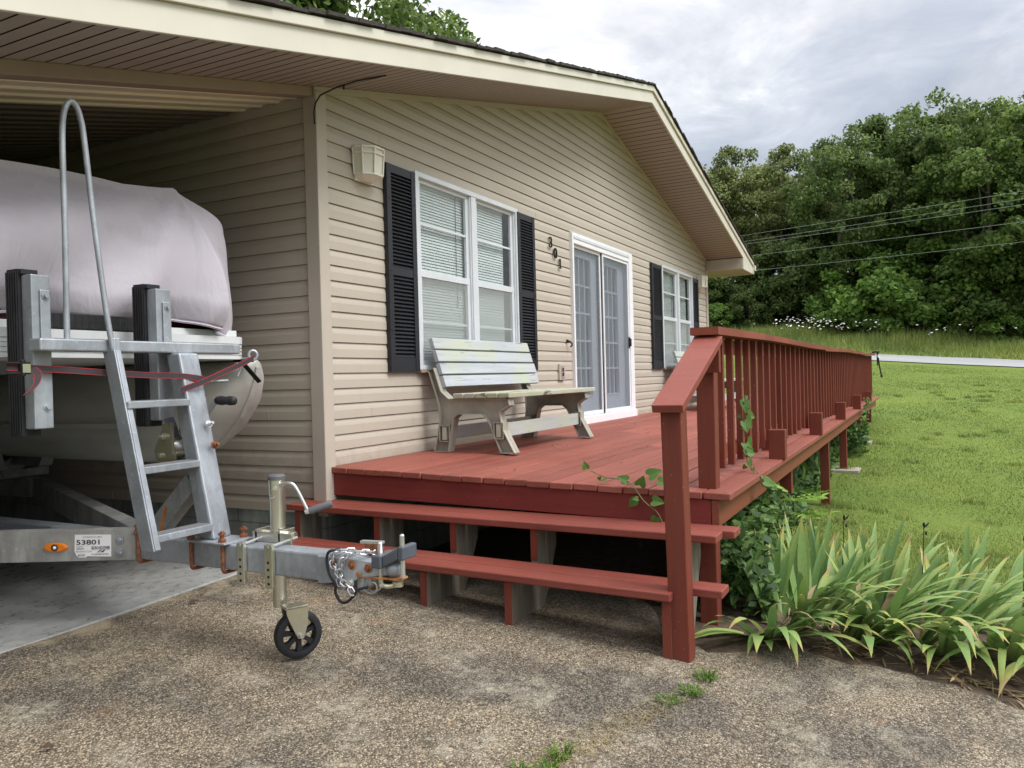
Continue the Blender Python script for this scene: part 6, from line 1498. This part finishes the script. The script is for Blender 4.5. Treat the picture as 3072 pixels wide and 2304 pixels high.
def place(k, az, d, ztop, label, group, rot=0, sxy=1.0):
    """stand a tree of kind k at compass azimuth az (deg) and distance d from the camera, with its top at height ztop"""
    x = CAM.x+d*math.sin(R(az)); y = CAM.y+d*math.cos(R(az)); z = float(lh(x, y))-.1
    top = [14.9, 15.1, 14.7, 7.9, 7.1, 3.3, 4.1][k]; s = (ztop-z)/top
    o = protos[k] if not used[k] else copy_tree(protos[k]); used[k] = True
    o.location = (x, y, z); o.rotation_euler = (0, 0, rot); o.scale = (s*sxy, s*sxy, s); o['label'] = label; o['group'] = group
G1, G2, G3 = 'tall trees of the wood across the road', 'small trees at the edge of the wood', 'shrubs on the far road verge'
T_ = lambda tan, d: CAM.z+tan*d
tall = [(2, 75.2, 60, .262, 'olive tree just right of the roof tip, leftmost in the wood'), (0, 73.5, 66, .26, 'dark tree mostly behind the end of the house roof'), (2, 78.6, 62, .268, 'rounded olive tree, second from the roof tip'), (2, 81.4, 60, .262, 'broad olive tree left of the dip in the skyline'), (0, 83.6, 64, .235, 'lower dark tree in the dip of the skyline'),
        (0, 85.2, 52, .275, 'dark tree at the left shoulder of the tallest group'), (0, 87.5, 55, .288, 'tall dark tree in the middle of the skyline'), (1, 89.8, 60, .286, 'tall green tree with sky gaps behind the power lines'), (0, 91.4, 54, .298, 'tallest dark tree in the wood'), (1, 93.6, 50, .282, 'light green tree toward the photo edge'), (0, 95.4, 56, .280, 'dark tree cut by the photo edge'), (1, 97.8, 50, .29, 'green tree just outside the picture edge'), (0, 100.5, 54, .29, 'dark tree farther outside the picture edge'),
        (0, 77, 74, .22, 'dark tree deep in the wood behind the olive trees'), (0, 80, 76, .23, 'dark tree deep in the wood below the skyline'), (0, 86.3, 72, .25, 'dark tree deep in the wood behind the tallest group'), (0, 89, 70, .25, 'shaded tree deep in the wood behind the power lines'), (0, 92.7, 70, .26, 'shaded tree deep behind the light green one'), (0, 96.5, 70, .26, 'shaded tree deep in the wood at the photo edge'), (1, 71, 58, .26, 'green tree hidden behind the house end')]
for i, (k, az, d, tn, lab) in enumerate(tall): place(k, az, d, T_(tn, d), lab, G1, i*1.3, 1.0+.12*math.sin(i*2.1))
small = [(3, 75.8, 50, .135, 'dark bushy tree low beside the house end'), (3, 78.0, 51, .150, 'dark bushy tree above the railing start'), (4, 77.0, 47, .085, 'green bushy tree right beside the house wall'), (3, 80.3, 50, .140, 'dark spreading tree below the olive crowns'), (3, 82.4, 50, .165, 'dark bushy tree where the power lines begin'), (3, 84.5, 51, .15, 'dark bushy tree under the skyline dip'), (4, 86.4, 49, .165, 'mid green tree under the tallest group'), (3, 88.3, 50, .14, 'shaded small tree below the middle of the power lines'), (4, 90.4, 49, .155, 'green small tree at the middle of the verge'), (3, 92.3, 49, .15, 'dark small tree toward the photo edge'), (4, 94.2, 48, .16, 'green small tree near the photo edge'), (3, 96.3, 49, .15, 'dark small tree at the photo edge'), (4, 98.5, 48, .15, 'green small tree beyond the photo edge'), (3, 79.2, 48, .105, 'low dark tree behind the deck rail'), (3, 85.6, 48, .11, 'low dark tree behind the verge grass'), (3, 73.5, 50, .14, 'dark small tree hidden behind the house corner')]
for i, (k, az, d, tn, lab) in enumerate(small): d += 4; place(k, az, d, T_(tn, d), lab, G2, i*.9+.4, 1.15)
shr = [(6, 76.4, 46, .070, 'leafy shrub against the house corner'), (5, 81.2, 45.5, .050, 'low bright shrub behind the white wildflowers'), (6, 83.6, 46, .052, 'rounded shrub beside the white wildflowers'), (5, 86.2, 45.5, .105, 'bright green shrub left of the middle of the verge'), (5, 88.0, 45, .110, 'tallest bright shrub in the middle of the verge'), (6, 89.6, 45.5, .065, 'mid green shrub beside the tallest bright one'), (5, 91.2, 45, .060, 'bright shrub right of the middle of the verge'), (6, 92.8, 45, .095, 'dense shrub toward the photo edge'), (5, 94.2, 44.5, .055, 'low bright shrub near the photo edge'), (6, 95.8, 45, .07, 'shrub cut by the photo edge'), (5, 97.6, 45, .06, 'shrub beyond the photo edge'), (6, 78.6, 46.5, .06, 'shrub seen just above the rail near the house')]
for i, (k, az, d, tn, lab) in enumerate(shr): d += 5; place(k, az, d, T_(tn, d), lab, G3, i*1.7, 1.1)
# big oak behind the house, over the roof
V, cl = crown_mesh('crown', 41, 5.0, 4.6, 9.6, 105, 52000, .17, 'leaf_mid', -.8, (.12, .22))
ox, oy = CAM.x+20.5*math.sin(R(45.5)), CAM.y+20.5*math.cos(R(45.5)); oz = -.2
oak = thing('oak_tree', 'leafy green tree rising behind the roof of the house', 'tree', (ox, oy, oz)); mbt = trunk_mb(cl, 9.6, 4.6, .3, 41, 12)
mbt.v = [(a+ox, b+oy, c+oz) for a, b, c in mbt.v]; mbt.build('trunk', 'bark', oak, smooth=True); fast('crown', V+np.array([ox, oy, oz]), 4, 'leaf_mid', oak, (ox, oy, oz))

# ------------------------------------------------------------------ power lines
PW = [((.979, .203, .167), (.996, -.094, .188)), ((.980, .199, .160), (.996, -.094, .180)), ((.981, .196, .157), (.996, -.094, .174)), ((.982, .189, .143), (.996, -.094, .156)), ((.990, .139, .127), (.996, -.094, .135))]
names_ = ['topmost', 'second from the top', 'middle', 'second from the bottom', 'lowest']
for (a, b), nm in zip(PW, names_):
    p = CAM+Vector(a)*39; q = CAM+Vector(b)*34; d = q-p; d.normalize(); p0 = p-d*22; q0 = q+d*24
    pts = [p0+(q0-p0)*t-Vector((0, 0, .25*math.sin(math.pi*t))) for t in np.linspace(0, 1, 15)]
    mb = MB(); mb.tube(pts, .0062, 6); o = mb.build('power_line', 'wire', org=tuple(p)); tag(o, 'pale overhead wire crossing in front of the wood, %s of the five' % nm, 'power line', 'overhead wires along the road')
# trekking pole hooked on the far end of the rail
tp = thing('walking_stick', 'folding black walking stick hanging on the far end of the rail', 'walking stick', (14.05, -2.56, 1.43))
tb = MB(); tb.tube([(14.03, -2.46, 1.475), (14.03, -2.53, 1.485), (14.03, -2.60, 1.475)], .022, 8); tb.build('handle', 'black', tp)
tb = MB(); tb.tube([(14.03, -2.565, 1.47), (14.05, -2.59, 1.22), (14.07, -2.63, .98)], .014, 8); tb.build('shaft', 'black', tp)
tb = MB(); tb.tube([(14.05, -2.555, 1.46), (14.06, -2.56, 1.20)], .012, 8); tb.build('shaft', 'black', tp)
tb = MB(); tb.cyl((14.03, -2.572, 1.42), (14.037, -2.578, 1.36), .019, 8); tb.build('clamp', 'white_metal', tp)
tb = MB(); tb.cyl((14.068, -2.625, .995), (14.072, -2.635, .955), .022, 8); tb.build('ferrule', 'rubber', tp)
